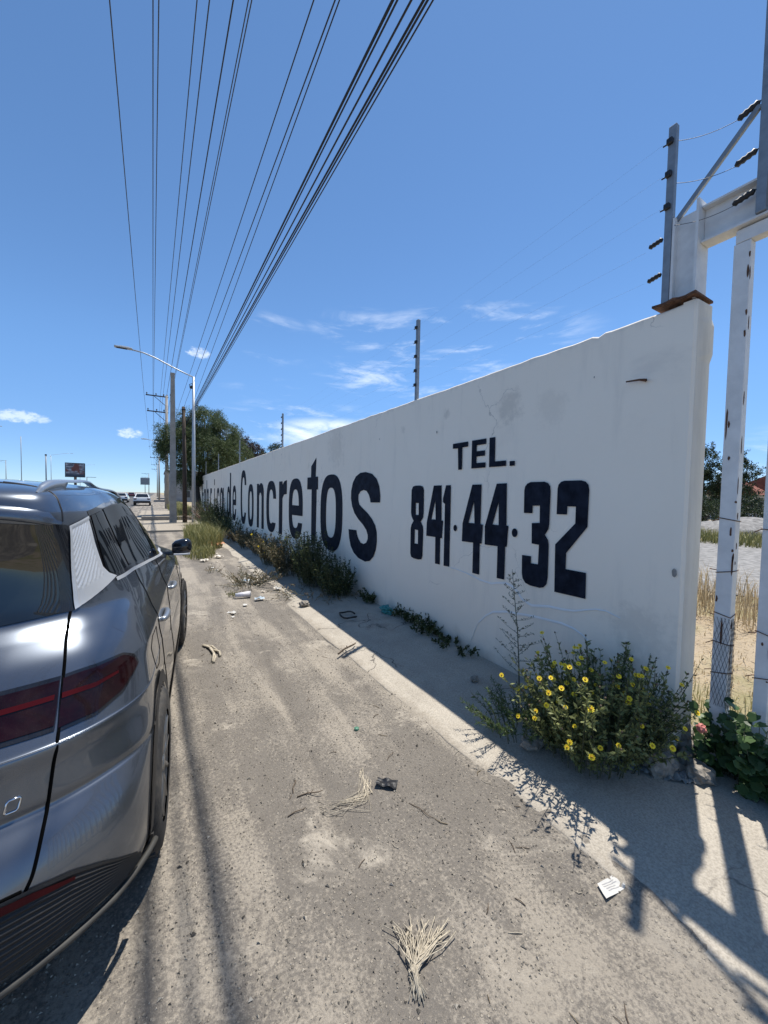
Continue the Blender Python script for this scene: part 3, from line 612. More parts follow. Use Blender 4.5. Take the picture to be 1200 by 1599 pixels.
# ---- car body surface (car-local metres: x right, y forward, z up, origin under the rear axle)
def car_rows():
    def row(z, rear, w, fy):
        pts = [(x, y, z) for x, y in rear]
        y4 = rear[-1][1]; ya = y4 + .22; yb = fy - .8
        n = len(w)
        for i, x in enumerate(w):
            pts.append((x, ya + (yb - ya) * i / (n - 1), z))
        wl = w[-1]
        pts += [(wl * .9, fy - .28, z), (wl * .52, fy - .05, z), (0, fy, z)]
        return pts
    R = []
    R.append(row(.27, [(0, -.80), (.35, -.775), (.58, -.70), (.78, -.555), (.86, -.41)], [.865, .87, .87, .87, .865, .85], 3.38))
    R.append(row(.33, [(0, -.85), (.35, -.825), (.60, -.745), (.81, -.59), (.887, -.44)], [.893, .895, .895, .895, .892, .87], 3.44))
    R.append(row(.42, [(0, -.85), (.35, -.825), (.61, -.745), (.815, -.59), (.893, -.44)], [.899, .90, .90, .90, .897, .88], 3.46))
    R.append(row(.52, [(0, -.83), (.35, -.805), (.615, -.72), (.815, -.565), (.895, -.41)], [.902, .90, .90, .90, .90, .88], 3.46))
    R.append(row(.60, [(0, -.79), (.35, -.765), (.62, -.68), (.81, -.53), (.893, -.37)], [.902, .895, .892, .895, .90, .88], 3.46))
    R.append(row(.655, [(0, -.725), (.35, -.70), (.63, -.615), (.805, -.48), (.890, -.33)], [.90, .89, .885, .89, .90, .88], 3.46))
    R.append(row(.672, [(0, -.708), (.35, -.683), (.63, -.598), (.80, -.463), (.887, -.315)], [.898, .886, .881, .886, .898, .88], 3.46))
    R.append(row(.70, [(0, -.705), (.35, -.68), (.63, -.595), (.80, -.46), (.886, -.31)], [.897, .885, .88, .885, .897, .88], 3.46))
    R.append(row(.78, [(0, -.70), (.35, -.67), (.63, -.58), (.79, -.445), (.876, -.28)], [.89, .88, .876, .88, .89, .875], 3.45))
    R.append(row(.838, [(0, -.698), (.35, -.664), (.636, -.570), (.79, -.436), (.872, -.266)], [.886, .878, .874, .878, .886, .87], 3.44))
    R.append(row(.85, [(0, -.685), (.35, -.65), (.635, -.555), (.785, -.425), (.868, -.26)], [.882, .876, .872, .876, .882, .865], 3.43))
    R.append(row(.92, [(0, -.63), (.35, -.59), (.635, -.49), (.775, -.37), (.856, -.22)], [.870, .868, .864, .864, .868, .85], 3.38))
    R.append(row(.978, [(0, -.592), (.35, -.553), (.634, -.452), (.772, -.336), (.852, -.178)], [.866, .863, .860, .860, .86, .83], 3.30))
    R.append(row(1.0, [(0, -.580), (.35, -.540), (.631, -.435), (.765, -.322), (.845, -.166)], [.858, .855, .852, .852, .85, .82], 3.26))
    R.append(row(1.06, [(0, -.545), (.35, -.50), (.625, -.385), (.745, -.275), (.818, -.11)], [.832, .83, .828, .826, .82, .77], 3.02))
    R.append(row(1.12, [(0, -.49), (.35, -.44), (.615, -.315), (.72, -.205), (.79, -.03)], [.806, .81, .812, .81, .80, .74], 2.72))
    R.append(row(1.18, [(0, -.42), (.35, -.37), (.600, -.245), (.692, -.13), (.757, .05)], [.776, .786, .79, .786, .77, .70], 2.48))
    R.append(row(1.27, [(0, -.385), (.34, -.34), (.580, -.235), (.665, -.12), (.722, .07)], [.740, .752, .758, .756, .74, .68], 2.40))
    R.append(row(1.39, [(0, -.36), (.33, -.32), (.560, -.235), (.635, -.12), (.685, .07)], [.700, .712, .716, .714, .70, .64], 2.18))
    R.append(row(1.50, [(0, -.36), (.32, -.325), (.545, -.25), (.612, -.13), (.652, .06)], [.665, .678, .682, .68, .665, .605], 1.96))
    R.append(row(1.58, [(0, -.36), (.32, -.33), (.525, -.26), (.588, -.14), (.624, .05)], [.638, .652, .656, .652, .635, .57], 1.78))
    R.append(row(1.645, [(0, -.32), (.30, -.29), (.480, -.22), (.535, -.12), (.565, .05)], [.582, .60, .605, .60, .58, .50], 1.58))
    R.append(row(1.682, [(0, -.14), (.23, -.12), (.36, -.06), (.40, .02), (.425, .12)], [.44, .46, .465, .46, .44, .37], 1.36))
    R.append(row(1.70, [(0, .10), (.10, .11), (.15, .14), (.17, .18), (.18, .22)], [.185, .19, .19, .185, .18, .15], 1.0))
    return R
def cr(p0, p1, p2, p3, t):
    return [.5 * ((2 * b) + (c - a) * t + (2 * a - 5 * b + 4 * c - d) * t * t + (3 * b - a - 3 * c + d) * t ** 3) for a, b, c, d in zip(p0, p1, p2, p3)]
def crline(P, n, mirror_ends=False):
    out = []
    m = len(P)
    for i in range(m - 1):
        if mirror_ends:
            a = P[i - 1] if i else (-P[1][0],) + tuple(P[1][1:])
            d = P[i + 2] if i + 2 < m else (-P[-2][0],) + tuple(P[-2][1:])
        else:
            a = P[i - 1] if i else [2 * u - v for u, v in zip(P[0], P[1])]
            d = P[i + 2] if i + 2 < m else [2 * u - v for u, v in zip(P[-1], P[-2])]
        for j in range(n):
            out.append(cr(a, P[i], P[i + 1], d, j / n))
    out.append(list(P[-1]))
    return out
def car_grid(nu=12, nv=9):
    rows = [crline(r, nu, True) for r in car_rows()]          # plan curve of each level, right half
    cols = [crline(list(c), nv) for c in zip(*rows)]
    g = [list(r) for r in zip(*cols)]                          # g[level][u]
    return [[[-x, y, z] for x, y, z in r[:0:-1]] + r for r in g]   # both halves, seamless at the rear centre
def car_body_mesh():
    g = car_grid(); nl = len(g); nc = len(g[0])
    V = [p for r in g for p in r]
    Fc = []
    for i in range(nl - 1):
        for j in range(nc - 1):
            Fc.append((i * nc + j, i * nc + j + 1, (i + 1) * nc + j + 1, (i + 1) * nc + j))
        # front centre columns meet at x = 0 on both ends: they share a position
    top = [(nl - 1) * nc + j for j in range(nc)]
    bot = [j for j in range(nc)]
    h = nc // 2
    for base in (0, (nl - 1) * nc):
        for j in range(h - 0):
            a, b = base + j, base + nc - 1 - j
            a2, b2 = base + j + 1, base + nc - 2 - j
            if a2 >= b2: break
            Fc.append((a, a2, b2, b) if base else (a, b, b2, a2))
    return V, Fc
# ------------------------------------------------------------------ parked car (nearest thing, left edge)
M['paint'] = mat('graphite_metallic_paint', (.125, .142, .170), .27, .80, var=.03, scale=3, coat=.9)
M['paint'].node_tree.nodes['Principled BSDF'].inputs['Coat Roughness'].default_value = .045
M['glass'] = mat('dark_tinted_glass', (.008, .010, .012), .03, 0, var=.1, spec=.9)
M['gloss'] = mat('gloss_black_trim', (.008, .008, .010), .12, coat=.6)
M['satin'] = mat('satin_silver_trim', (.70, .71, .72), .38, .55, var=.03)
M['rail'] = mat('satin_grey_rail', (.40, .42, .44), .33, .8, var=.03)
M['clad'] = mat('grained_black_plastic', (.010, .010, .011), .6, bump=.2, bscale=200)
M['lens'] = mat('dark_red_lens', (.010, .0006, .0016), .12, coat=.15, var=.4, scale=16, spec=.3)
M['lens2'] = mat('bright_red_lens', (.055, .003, .004), .3, spec=.2)
M['reflector'] = mat('red_reflector', (.035, .002, .003), .5, spec=.15)
M['chrome'] = mat('chrome', (.75, .76, .78), .12, 1, var=.02)
M['rubber'] = mat('tyre_rubber', (.020, .020, .021), .85, var=.2, bump=.4, bscale=70)
M['rim'] = mat('alloy_rim', (.33, .34, .35), .3, .9)
M['greytrim'] = mat('bumper_silver_grey', (.055, .053, .048), .6, 0, spec=.25)

M['gap'] = mat('panel_gap', (.004, .004, .004), 1, spec=0)
def dusty(m, amount, low):
    """a film of road dust over a finish: speckled everywhere, thicker on the lower body"""
    t = m.node_tree; p = t.nodes['Principled BSDF']; o = t.nodes['Material Output']; g = nd(t, 'ShaderNodeTexCoord'); P = g.outputs['Object']
    s_ = nd(t, 'ShaderNodeSeparateXYZ'); t.links.new(P, s_.inputs[0])
    f = tmath(t, 'MULTIPLY', tr_(t, tn(t, P, 7, 8, .7, .3), .38, .75), amount)
    f = tmath(t, 'ADD', f, tmath(t, 'MULTIPLY', tr_(t, tmath(t, 'ADD', s_.outputs['Z'], tmath(t, 'MULTIPLY', tn(t, P, 5, 6, .7), .4)), .95, .45), low))
    f = tmath(t, 'ADD', f, tmath(t, 'MULTIPLY', tr_(t, tn(t, P, 240, 2, .5), .62, .72), amount * .8))
    d = nd(t, 'ShaderNodeBsdfDiffuse'); d.inputs['Color'].default_value = (.30, .26, .205, 1)
    mx = nd(t, 'ShaderNodeMixShader'); t.links.new(f, mx.inputs[0]); t.links.new(p.outputs[0], mx.inputs[1]); t.links.new(d.outputs[0], mx.inputs[2]); t.links.new(mx.outputs[0], o.inputs[0])
dusty(M['paint'], .025, .07); dusty(M['glass'], .025, .0); dusty(M['clad'], .03, .02); dusty(M['lens'], .03, .0); dusty(M['rubber'], .25, .0); dusty(M['gloss'], .04, 0)
TH = R(5.0)
car = thing('parked_car', (-.887, 2.16, 0), 'dark grey sport utility car parked at the left edge with a white ribbed rear pillar', 'car', rz=-TH)
CV, CF = car_body_mesh()
bvh = BVHTree.FromPolygons([Vector(v) for v in CV], CF)
MB().add(CV, CF, 0, True).build('body', M['paint'], car)
def outn(p, n):
    return n if n.dot(p - Vector((0, 1.3, .8))) > 0 else -n
def snap(p, mode, off):
    p = Vector(p)
    if mode == 'near': q, n, i, d = bvh.find_nearest(p)
    else:
        if mode == 'side': s = 1 if p.x >= 0 else -1; q, n, i, d = bvh.ray_cast(Vector((2 * s, p.y, p.z)), Vector((-s, 0, 0)))
        elif mode == 'top': q, n, i, d = bvh.ray_cast(Vector((p.x, p.y, 3)), Vector((0, 0, -1)))
        else: q, n, i, d = bvh.ray_cast(Vector((p.x, -3, p.z)), Vector((0, 1, 0)))
        if q is None: q, n, i, d = bvh.find_nearest(p)
    return q + outn(q, n) * off
def resample(P, n):
    P = [Vector(p) for p in P]; d = [0]
    for a, b in zip(P, P[1:]): d.append(d[-1] + (b - a).length)
    out = []
    for i in range(n):
        t = d[-1] * i / (n - 1); k = 0
        while k < len(P) - 2 and d[k + 1] < t: k += 1
        w = (t - d[k]) / max(1e-9, d[k + 1] - d[k]); out.append(P[k].lerp(P[k + 1], w))
    return out
def patch(name, A_, B_, mode, off, m, parent=car, nu=24, nv=8, wave=None, flip=False):
    """skin lying on the body between two edge lines"""
    a, b_ = resample(A_, nu), resample(B_, nu); V = []; F = []
    for j in range(nv + 1):
        for i in range(nu):
            u, v = i / (nu - 1), j / nv
            o = off + (wave(u, v) if wave else 0)
            q = a[i].lerp(b_[i], v); e = snap(q, mode, o)
            V.append((-e.x, e.y, e.z) if flip else e)
    for j in range(nv):
        for i in range(nu - 1):
            f = (j * nu + i, j * nu + i + 1, (j + 1) * nu + i + 1, (j + 1) * nu + i); F.append(f[::-1] if flip else f)
    return MB().add(V, F, 0, True).build(name, m, parent)
def seam(pts, mode='near', r=.0038, n=90, off=.0, b=None):
    b = b or MB(); Q = [snap(p, mode, off) for p in resample(pts, n)]
    for _ in range(2): Q = [Q[0]] + [(Q[i - 1] + Q[i] * 2 + Q[i + 1]) / 4 for i in range(1, len(Q) - 1)] + [Q[-1]]
    b.tube(Q, r, 6)
    return b
# glass, pillars
zb = lambda x: 1.168 + .016 * (x / .575) ** 2
zt = lambda x: 1.552 - .035 * (x / .575) ** 2
def xs_(z): return .590 - .022 * (z - 1.18) / .34
RW = [[(-s * xs_(zb(.57)), 0, zb(.57)) for s in (1,)] + [(x, 0, zb(x)) for x in (-.45, -.3, -.15, 0, .15, .3, .45)] + [(xs_(1.184), 0, zb(.575))], [(-xs_(1.52), 0, zt(.56))] + [(x, 0, zt(x)) for x in (-.45, -.3, -.15, 0, .15, .3, .45)] + [(xs_(1.52), 0, zt(.565))]]
patch('rear_window', RW[0], RW[1], 'rear', .004, M['glass'], nu=40, nv=14)
for s in (False, True):
    patch('pillar_trim', [(.585, -.25, 1.182), (.572, -.224, 1.371), (.562, -.229, 1.52)], [(.626, -.221, 1.182), (.608, -.197, 1.339), (.597, -.174, 1.515)], 'near', .003, M['gloss'], nu=14, nv=4, flip=s)
    patch('pillar_panel', [(.628, -.219, 1.184), (.610, -.195, 1.339), (.599, -.170, 1.509)], [(.722, .045, 1.262), (.700, -.005, 1.285), (.688, -.034, 1.32), (.654, -.034, 1.433), (.630, -.022, 1.541)], 'near', .005, M['satin'], nu=60, nv=60,
          wave=lambda u, v: (.0013 * math.sin(95 * (v * .20 - u * .34) * 2.4) if .22 < u < .95 and .10 < v < .84 else (.003 if v < .10 or u > .95 else 0)), flip=s)
    sg = -1 if s else 1
    bot = [(sg, -.024, 1.303), (sg, .03, 1.266), (sg, .31, 1.262), (sg, .74, 1.235), (sg, 1.2, 1.195), (sg, 1.7, 1.15), (sg, 2.08, 1.14)]
    top = [(sg, -.004, 1.548), (sg, .28, 1.578), (sg, .7, 1.598), (sg, 1.1, 1.596), (sg, 1.45, 1.555), (sg, 1.8, 1.43), (sg, 2.10, 1.23)]
    def at(P, y):
        for a, b_ in zip(P, P[1:]):
            if a[1] <= y <= b_[1]: w = (y - a[1]) / (b_[1] - a[1]); return (sg, y, a[2] + (b_[2] - a[2]) * w)
        return P[0] if y < P[0][1] else P[-1]
    patch('window_surround', [(p[0], p[1], p[2] - .012) for p in bot], [(p[0], p[1], p[2] + .014) for p in top], 'side', .002, M['gloss'], nu=50, nv=10)
    for y0, y1, y2, y3 in ((-.015, .01, .20, .155), (.265, .195, 1.0, .93), (1.055, .985, 2.02, 2.02)):
        nb = [at(bot, y0 + (y2 - y0) * i / 11) for i in range(12)]; ntp = [at(top, y1 + (y3 - y1) * i / 11) for i in range(12)]
        patch('side_window', [(p[0], p[1], p[2] + .008) for p in nb], [(p[0], p[1], p[2] - .008) for p in ntp], 'side', .005, M['glass'], nu=24, nv=8)
    patch('belt_trim', [(p[0], p[1], p[2] - .026) for p in bot[1:]], [(p[0], p[1], p[2] - .010) for p in bot[1:]], 'side', .006, M['satin'], nu=40, nv=2)
    # lamp on the corner
    tl = patch('tail_light', [(.654, -.522, .876), (.742, -.454, .876), (.802, -.359, .896), (.829, -.276, .935), (.838, -.25, .949)], [(.644, -.426, 1.0), (.725, -.363, 1.0), (.791, -.278, .998), (.82, -.25, .975), (.838, -.249, .951)], 'near', .006, M['lens'], nu=24, nv=8, flip=s)
    patch('light_strip', [(.652, -.47, .952), (.742, -.42, .953), (.790, -.34, .957)], [(.650, -.46, .966), (.742, -.41, .966), (.790, -.335, .966)], 'near', .0085, M['lens2'], nu=20, nv=2, flip=s, parent=tl)
    patch('light_surround', [(.654, -.53, .866), (.745, -.46, .866), (.806, -.359, .886), (.835, -.276, .930), (.846, -.24, .949)], [(.640, -.42, 1.010), (.725, -.355, 1.010), (.793, -.27, 1.008), (.825, -.24, .985), (.846, -.239, .953)], 'near', .003, M['gloss'], nu=24, nv=8, flip=s)
    # lower trim
    patch('bumper_grille', [(0, -.85, .335), (.35, -.83, .335), (.60, -.75, .335), (.72, -.67, .335), (.80, -.60, .335), (.865, -.50, .34)], [(.0, -.83, .545), (.35, -.80, .540), (.58, -.733, .529), (.64, -.705, .520), (.723, -.657, .494), (.787, -.613, .455), (.865, -.50, .36)], 'near', .004, M['clad'], nu=40, nv=60,
          wave=lambda u, v: .005 * (math.sin(v * 75) > 0) if .05 < v < .93 else .004, flip=s)
    patch('reflector', [(.28, -.81, .512), (.58, -.735, .500), (.64, -.71, .492), (.72, -.66, .472)], [(.28, -.80, .535), (.58, -.733, .520), (.64, -.705, .510), (.72, -.657, .480)], 'near', .014, M['reflector'], nu=24, nv=2, flip=s)
    LP = [(0, -.865), (.35, -.84), (.60, -.757), (.72, -.68), (.815, -.592), (.862, -.52), (.902, -.435), (.915, -.39)]
    b = MB(); b.tube([(-x if s else x, y - .004, .300) for i, (x, y) in enumerate([tuple(q) for q in resample([(x, y, 0) for x, y in LP], 40) for q in [(q.x, q.y)]])], .011, 6); b.build('bumper_trim', M['greytrim'], car)
    patch('sill_cladding', [(sg, .42, .275), (sg, 1.3, .275), (sg, 2.25, .275)], [(sg, .40, .40), (sg, 1.3, .42), (sg, 2.25, .40)], 'side', .006, M['clad'], nu=30, nv=3)
    for yc in (0, 2.65):
        a = [k * math.pi / 30 for k in range(-4, 35)]
        inn = [(sg, yc + .365 * math.cos(t), max(.276, .35 + .365 * math.sin(t))) for t in a]; ou = [(sg, yc + .425 * math.cos(t), max(.276, .35 + .425 * math.sin(t))) for t in a]
        patch('wheel_arch', inn, ou, 'side', .008, M['clad'], nu=50, nv=2)
        patch('wheel_well_shade', [(sg, yc + .001 * math.cos(t), .35) for t in a], inn, 'side', .003, M['black'], nu=50, nv=6)  # wheel opening's shade painted as a black skin on the closed body
    # mirror: shell, glass face, stalk, silver strip
    b = MB(); V = []; F = []; n = 14; rings = [(.835, .035, .030), (.86, .062, .052), (.92, .075, .064), (.965, .072, .058), (.992, .050, .040), (1.0, .015, .012)]
    for (x, hz, hy) in rings:
        for k in range(n):
            t = 2 * math.pi * k / n; c_1, s_1 = math.cos(t), math.sin(t)
            V.append((sg * x, 1.985 + hy * math.copysign(abs(c_1) ** .7, c_1), 1.142 + (x - .9) * .06 + hz * math.copysign(abs(s_1) ** .7, s_1)))
    for j in range(len(rings) - 1):
        for k in range(n): F.append((j * n + k, j * n + (k + 1) % n, (j + 1) * n + (k + 1) % n, (j + 1) * n + k))
    F += [tuple(range(n)), tuple((len(rings) - 1) * n + k for k in range(n))]
    mir = b.add(V, F, 0, True).build('side_mirror', M['gloss'], car)
    b = MB(); b.rbox((sg * .815, 2.0, 1.085), (.13, .05, .03), .008); b.build('mirror_stalk', M['gloss'], mir)
    b = MB(); b.rbox((sg * .918, 1.955, 1.082), (.135, .10, .016), .006); b.build('mirror_strip', M['satin'], mir)
    for y in (.50, 1.34):
        e0 = snap((sg, y, .90), 'side', .0)
        b = MB(); b.tube([(e0.x + sg * o, y + d, .905 - d * .02) for o, d in ((-.004, -.01), (.010, .005), (.017, .04), (.019, .11), (.017, .17), (.010, .21), (-.004, .225))], [.012, .016, .018, .019, .018, .016, .012], 10); b.build('door_handle', M['rail'], car)
    for yc in (0, 2.65):
        wl = MB().tube([(-.06, 0, 0), (.04, 0, 0)], .17, 20).build('wheel', M['black'], car, (sg * .808, yc, .349)); wl.rotation_euler = (0, 0, 0 if yc == 0 else -R(2))
        prof = [(-.115, .235), (-.118, .29), (-.112, .325), (-.095, .343), (-.05, .349), (0, .350), (.05, .349), (.095, .343), (.112, .325), (.118, .29), (.115, .235)]
        def lathe(prof, n=40):
            V = [(x, r * math.cos(2 * math.pi * k / n), r * math.sin(2 * math.pi * k / n)) for k in range(n) for x, r in prof]; m_ = len(prof)
            F = [(k * m_ + i, k * m_ + i + 1, (k + 1) % n * m_ + i + 1, (k + 1) % n * m_ + i) for k in range(n) for i in range(m_ - 1)]
            return V, F
        b = MB(); b.add(*lathe(prof), 0, True)
        for k in range(44):
            for x in (-.07, 0, .07): t = 2 * math.pi * (k + (x > 0) * .5) / 44; b.box((x, .349 * math.cos(t), .349 * math.sin(t)), (.05, .022, .010), 0, Matrix.Rotation(t - math.pi / 2, 3, 'X'))
        b.build('tyre', M['rubber'], wl)
        b = MB(); b.add(*lathe([(sg * .10, .236), (sg * .108, .228), (sg * .07, .215), (-sg * .05, .20)]), 0, True)
        for k in range(10):
            t = 2 * math.pi * k / 10; b.tube([(sg * .085, .03 * math.cos(t), .03 * math.sin(t)), (sg * .10, .12 * math.cos(t + .05), .12 * math.sin(t + .05)), (sg * .10, .225 * math.cos(t), .225 * math.sin(t))], [.016, .012, .014], 6)
        b.tube([(sg * .05, 0, 0), (sg * .108, 0, 0)], .035, 14); b.build('rim', M['rim'], wl)
    # roof rail: a blade that stands on the roof at both ends
    V = []; F = []; nr = 40
    for i in range(nr + 1):
        t = i / nr; p = snap((sg * (.515 - .02 * t), -.20 + 1.85 * t, 0), 'top', 0); k = min(1, t / .07, (1 - t) / .07) ** .6; foot = -.012 if (t < .16 or t > .84) else .022
        hh = .003 + .030 * k; w = .006 + .013 * k; V += [(p.x - w, p.y, p.z + min(foot, hh - .002)), (p.x - w * .9, p.y, p.z + hh - .006), (p.x - w * .3, p.y, p.z + hh), (p.x + w * .5, p.y, p.z + hh - .002), (p.x + w, p.y, p.z + hh - .012), (p.x + w, p.y, p.z + min(foot, hh - .014))]
    for i in range(nr):
        for q in range(6): F.append((i * 6 + q, i * 6 + (q + 1) % 6, i * 6 + 6 + (q + 1) % 6, i * 6 + 6 + q))
    MB().add(V, F + [(0, 1, 2, 3, 4, 5), tuple(nr * 6 + q for q in range(6))], 0, True).build('roof_rail', M['rail'], car)
tl = patch('tail_light', [(-.642, -.53, .884), (-.40, -.62, .890), (0, -.65, .893), (.40, -.62, .890), (.642, -.53, .884)], [(-.636, -.43, .998), (-.4, -.53, 1.0), (0, -.56, 1.0), (.4, -.53, 1.0), (.636, -.43, .998)], 'rear', .006, M['lens'], nu=50, nv=8)
patch('light_surround', [(-.646, -.53, .872), (-.40, -.62, .879), (0, -.65, .881), (.40, -.62, .879), (.646, -.53, .872)], [(-.638, -.43, 1.010), (-.4, -.53, 1.012), (0, -.56, 1.012), (.4, -.53, 1.012), (.638, -.43, 1.010)], 'rear', .003, M['gloss'], nu=50, nv=8)
patch('light_strip', [(-.63, 0, .950), (0, 0, .948), (.63, 0, .950)], [(-.63, 0, .964), (0, 0, .964), (.63, 0, .964)], 'rear', .0085, M['lens2'], nu=50, nv=2, parent=tl)
SEAM = [(.619, -.229, 1.182), (.629, -.329, 1.103), (.646, -.444, .974), (.656, -.511, .886), (.655, -.56, .809), (.647, -.596, .671), (.645, -.661, .605), (.638, -.698, .544), (.628, -.711, .522)]
b = seam(SEAM, r=.0052); seam([(-x, y, z) for x, y, z in SEAM], r=.0052, b=b); seam([(.62, -.715, .525), (.35, -.79, .545), (0, -.82, .55), (-.35, -.79, .545), (-.62, -.715, .525)], r=.005, b=b)
b.build('tailgate_gap', M['gap'], car)
for s in (1, -1):
    for P in ([(s, .34, 1.25), (s, .30, 1.05), (s, .33, .90), (s, .42, .72), (s, .44, .42)], [(s, 1.02, 1.2), (s, 1.06, .8), (s, 1.04, .42)], [(s, 2.06, 1.12), (s, 2.12, .8), (s, 2.08, .42)]): seam(P, 'side', .003).build('door_gap', M['gap'], car)
    b = seam([(s, .02, .965), (s, .19, .962), (s, .20, .85), (s, .10, .80), (s, -.02, .82), (s, -.04, .93), (s, .02, .965)], 'side', .002); b.build('fuel_flap_gap', M['gap'], car)
    b = seam([(s * .62, -.20, 1.535), (s * .57, -.16, 1.60), (s * .5, -.10, 1.66), (s * .38, -.08, 1.68)], 'near', .003); b.build('roof_gap', M['black'], car)
b = seam([(-.5, -.10, 1.66), (-.3, -.12, 1.69), (0, -.14, 1.70), (.3, -.12, 1.69), (.5, -.10, 1.66)], 'near', .003); b.build('roof_gap', M['black'], car)
# spoiler: a wedge carried out over the rear window
V = []; n = 41
for i in range(n):
    x = -.592 + 1.184 * i / (n - 1); k = 1 - (abs(x) / .592) ** 6
    a = snap((x, 0, 1.612 - .045 * (x / .592) ** 4), 'rear', -.004); c = snap((x, 0, 1.560 - .055 * (x / .592) ** 4), 'rear', -.004)
    V += [a, (a.x, a.y - .02 - .012 * k, a.z - .012), (a.x, c.y - .012 - .022 * k, c.z + .014), (a.x, c.y - .010 - .022 * k, c.z + .005), c]
F = [(i * 5 + k, i * 5 + k + 1, (i + 1) * 5 + k + 1, (i + 1) * 5 + k) for i in range(n - 1) for k in range(4)] + [(0, 1, 2, 3, 4), tuple((n - 1) * 5 + k for k in (4, 3, 2, 1, 0))]
MB().add(V, F, 0, True).build('spoiler', M['paint'], car)
# underside and raised badge lettering
b = MB(); b.box((0, 1.3, .285), (1.5, 3.6, .06)); b.build('underbody', M['black'], car)
b = MB(); bx, bz, hh = .464, .700, .034
sl = lambda u, w: (bx + u + w * .006, w * hh + bz)
for strokes in ([(0, 0), (0, 1), (.020, 1), (.026, .85), (.026, .62), (.020, .48), (0, .48)],), ([(.044, 0), (.044, 1), (.066, 1), (.071, .85), (.071, .64), (.066, .5), (.044, .5)], [(.056, .5), (.072, 0)]), ([(.094, 0), (.090, .15), (.090, .85), (.094, 1), (.115, 1), (.119, .85), (.119, .15), (.115, 0), (.094, 0)],):
    for st in strokes: b.tube([snap((sl(u, w)[0], 0, sl(u, w)[1]), 'rear', .002) for u, w in st], .0031, 5)
b.build('badge', M['chrome'], car)
# ------------------------------------------------------------------ street lamps, poles and cables
def street_lamp(x, y, label, tilt=0, head_x=-3.4, h=7.75):
    o = thing('street_lamp', (x, y, 0), label, 'street lamp', 'street lamps along the road')
    b = MB(); b.tube([(0, 0, 0), (0, 0, h * .5), (0, 0, h)], [.10, .085, .055], 12); b.rbox((0, 0, .02), (.34, .34, .05), .01); b.build('pole', M['lampgrey'], o)
    e = head_x
    b = MB(); b.tube([(.02, 0, h - .45), (0, 0, h - .02), (e * .22, 0, h + .24), (e * .52, 0, h + .66), (e * .66, 0, h + .80), (e * .80, 0, h + .85)], .034, 8); b.build('arm', M['lampgrey'], o)
    b = MB(); b.rbox((e * .90, 0, h + .875), (.74, .24, .075), .03); b.rbox((e * .885, 0, h + .92), (.40, .16, .05), .02); hd = b.build('lamp_head', M['lampgrey'], o)
    b = MB(); b.rbox((e * .92, 0, h + .834), (.44, .18, .012), .004); b.build('lens', M['clad'], hd)
    b = MB(); b.rbox((-.11, 0, h - .55), (.10, .10, .16), .02); b.tube([(-.06, 0, h - .35), (-.20, 0, h - .42), (-.16, .02, h - .62)], .018, 5); b.build('junction_box', M['black'], o)
    return o
street_lamp(1.68, 22.8, 'grey metal street lamp with a long arm, in the grass beside the bare concrete pole')
street_lamp(1.55, 60, 'street lamp whose head shows left of the mesquite tree, its post hidden by the poles', head_x=-3.3)
for px_, py_, h_ in ((-30, 96, 12.2), (-30, 165, 13.2), (-32, 235, 13.6)):
    street_lamp(px_ , py_, ('nearest' if py_ < 100 else 'middle' if py_ < 200 else 'farthest') + ' of the distant street lamps across the road on the far left', head_x=6, h=h_)
o = thing('concrete_pole', (.72, 23.05, 0), 'bare square concrete pole without wires next to the street lamp', 'pole', 'utility poles')
b = MB(); w0, w1, hh = .17, .095, 7.85
V = []; F = []
for i, (z, w) in enumerate(((0, w0), (hh * .5, (w0 + w1) / 2), (hh, w1))): V += [(-w, -w * .8, z), (w, -w * .8, z), (w, w * .8, z), (-w, w * .8, z)]
for i in range(2):
    for k in range(4): F.append((i * 4 + k, i * 4 + (k + 1) % 4, i * 4 + 4 + (k + 1) % 4, i * 4 + 4 + k))
b.add(V, F + [(3, 2, 1, 0), (8, 9, 10, 11)]).build('shaft', M['pole'], o); b = MB(); b.box((-.10, 0, 6.7), (.05, .07, .10)); b.build('bracket', M['black'], o)
o = thing('wood_pole', (1.27, 22.9, 0), 'thin dark wooden pole between the concrete pole and the street lamp', 'pole', 'utility poles')
MB().tube([(0, 0, -.1), (-.02, 0, 3.2), (-.06, 0, 6.15)], [.115, .10, .075], 10).build('shaft', M['wood'], o)
b = MB(); b.box((-.06, -.08, 6.0), (.20, .05, .05)); b.build('bracket', M['black'], o)
def util_pole(x, y, h, label, arms=((0, 1.75), (1.55, 1.65))):
    o = thing('utility_pole', (x, y, 0), label, 'utility pole', 'utility poles')
    MB().tube([(0, 0, 0), (0, 0, h + .15)], [.19, .11], 10).build('shaft', M['pole'], o)
    for dz, ln in arms:
        b = MB(); b.box((-ln / 2 + .06, 0, h - dz), (ln + .2, .09, .10)); b.tube([(-ln * .62, 0, h - dz - .04), (0, 0, h - dz - .95)], .028, 5)
        ca = b.build('crossarm', M['wood'], o)
        for f in (.97, .52, .14, -.03):
            b = MB(); b.tube([(-ln * f, 0, h - dz + .04), (-ln * f, 0, h - dz + .12), (-ln * f, 0, h - dz + .16), (-ln * f, 0, h - dz + .26)], [.03, .03, .06, .045], 8); b.build('insulator', M['black'], ca)
    return o
util_pole(.86, 45, 11.25, 'tall utility pole with two crossarms standing left of the mesquite tree')
util_pole(.10, 157, 11.2, 'distant utility pole above the grey unfinished house')
util_pole(-3.7, 238, 11.3, 'farthest small utility pole with crossarms over the road end', ((0, 3.2), (1.9, 3.2), (4, 3.0)))
util_pole(.4, 96, 9.2, 'distant utility pole with a single crossarm half hidden behind the concrete pole', ((.2, 1.6),))
util_pole(-62, 250, 15.3, 'distant T-shaped utility pole at the far left over the white roof', ((0, 7.0),))
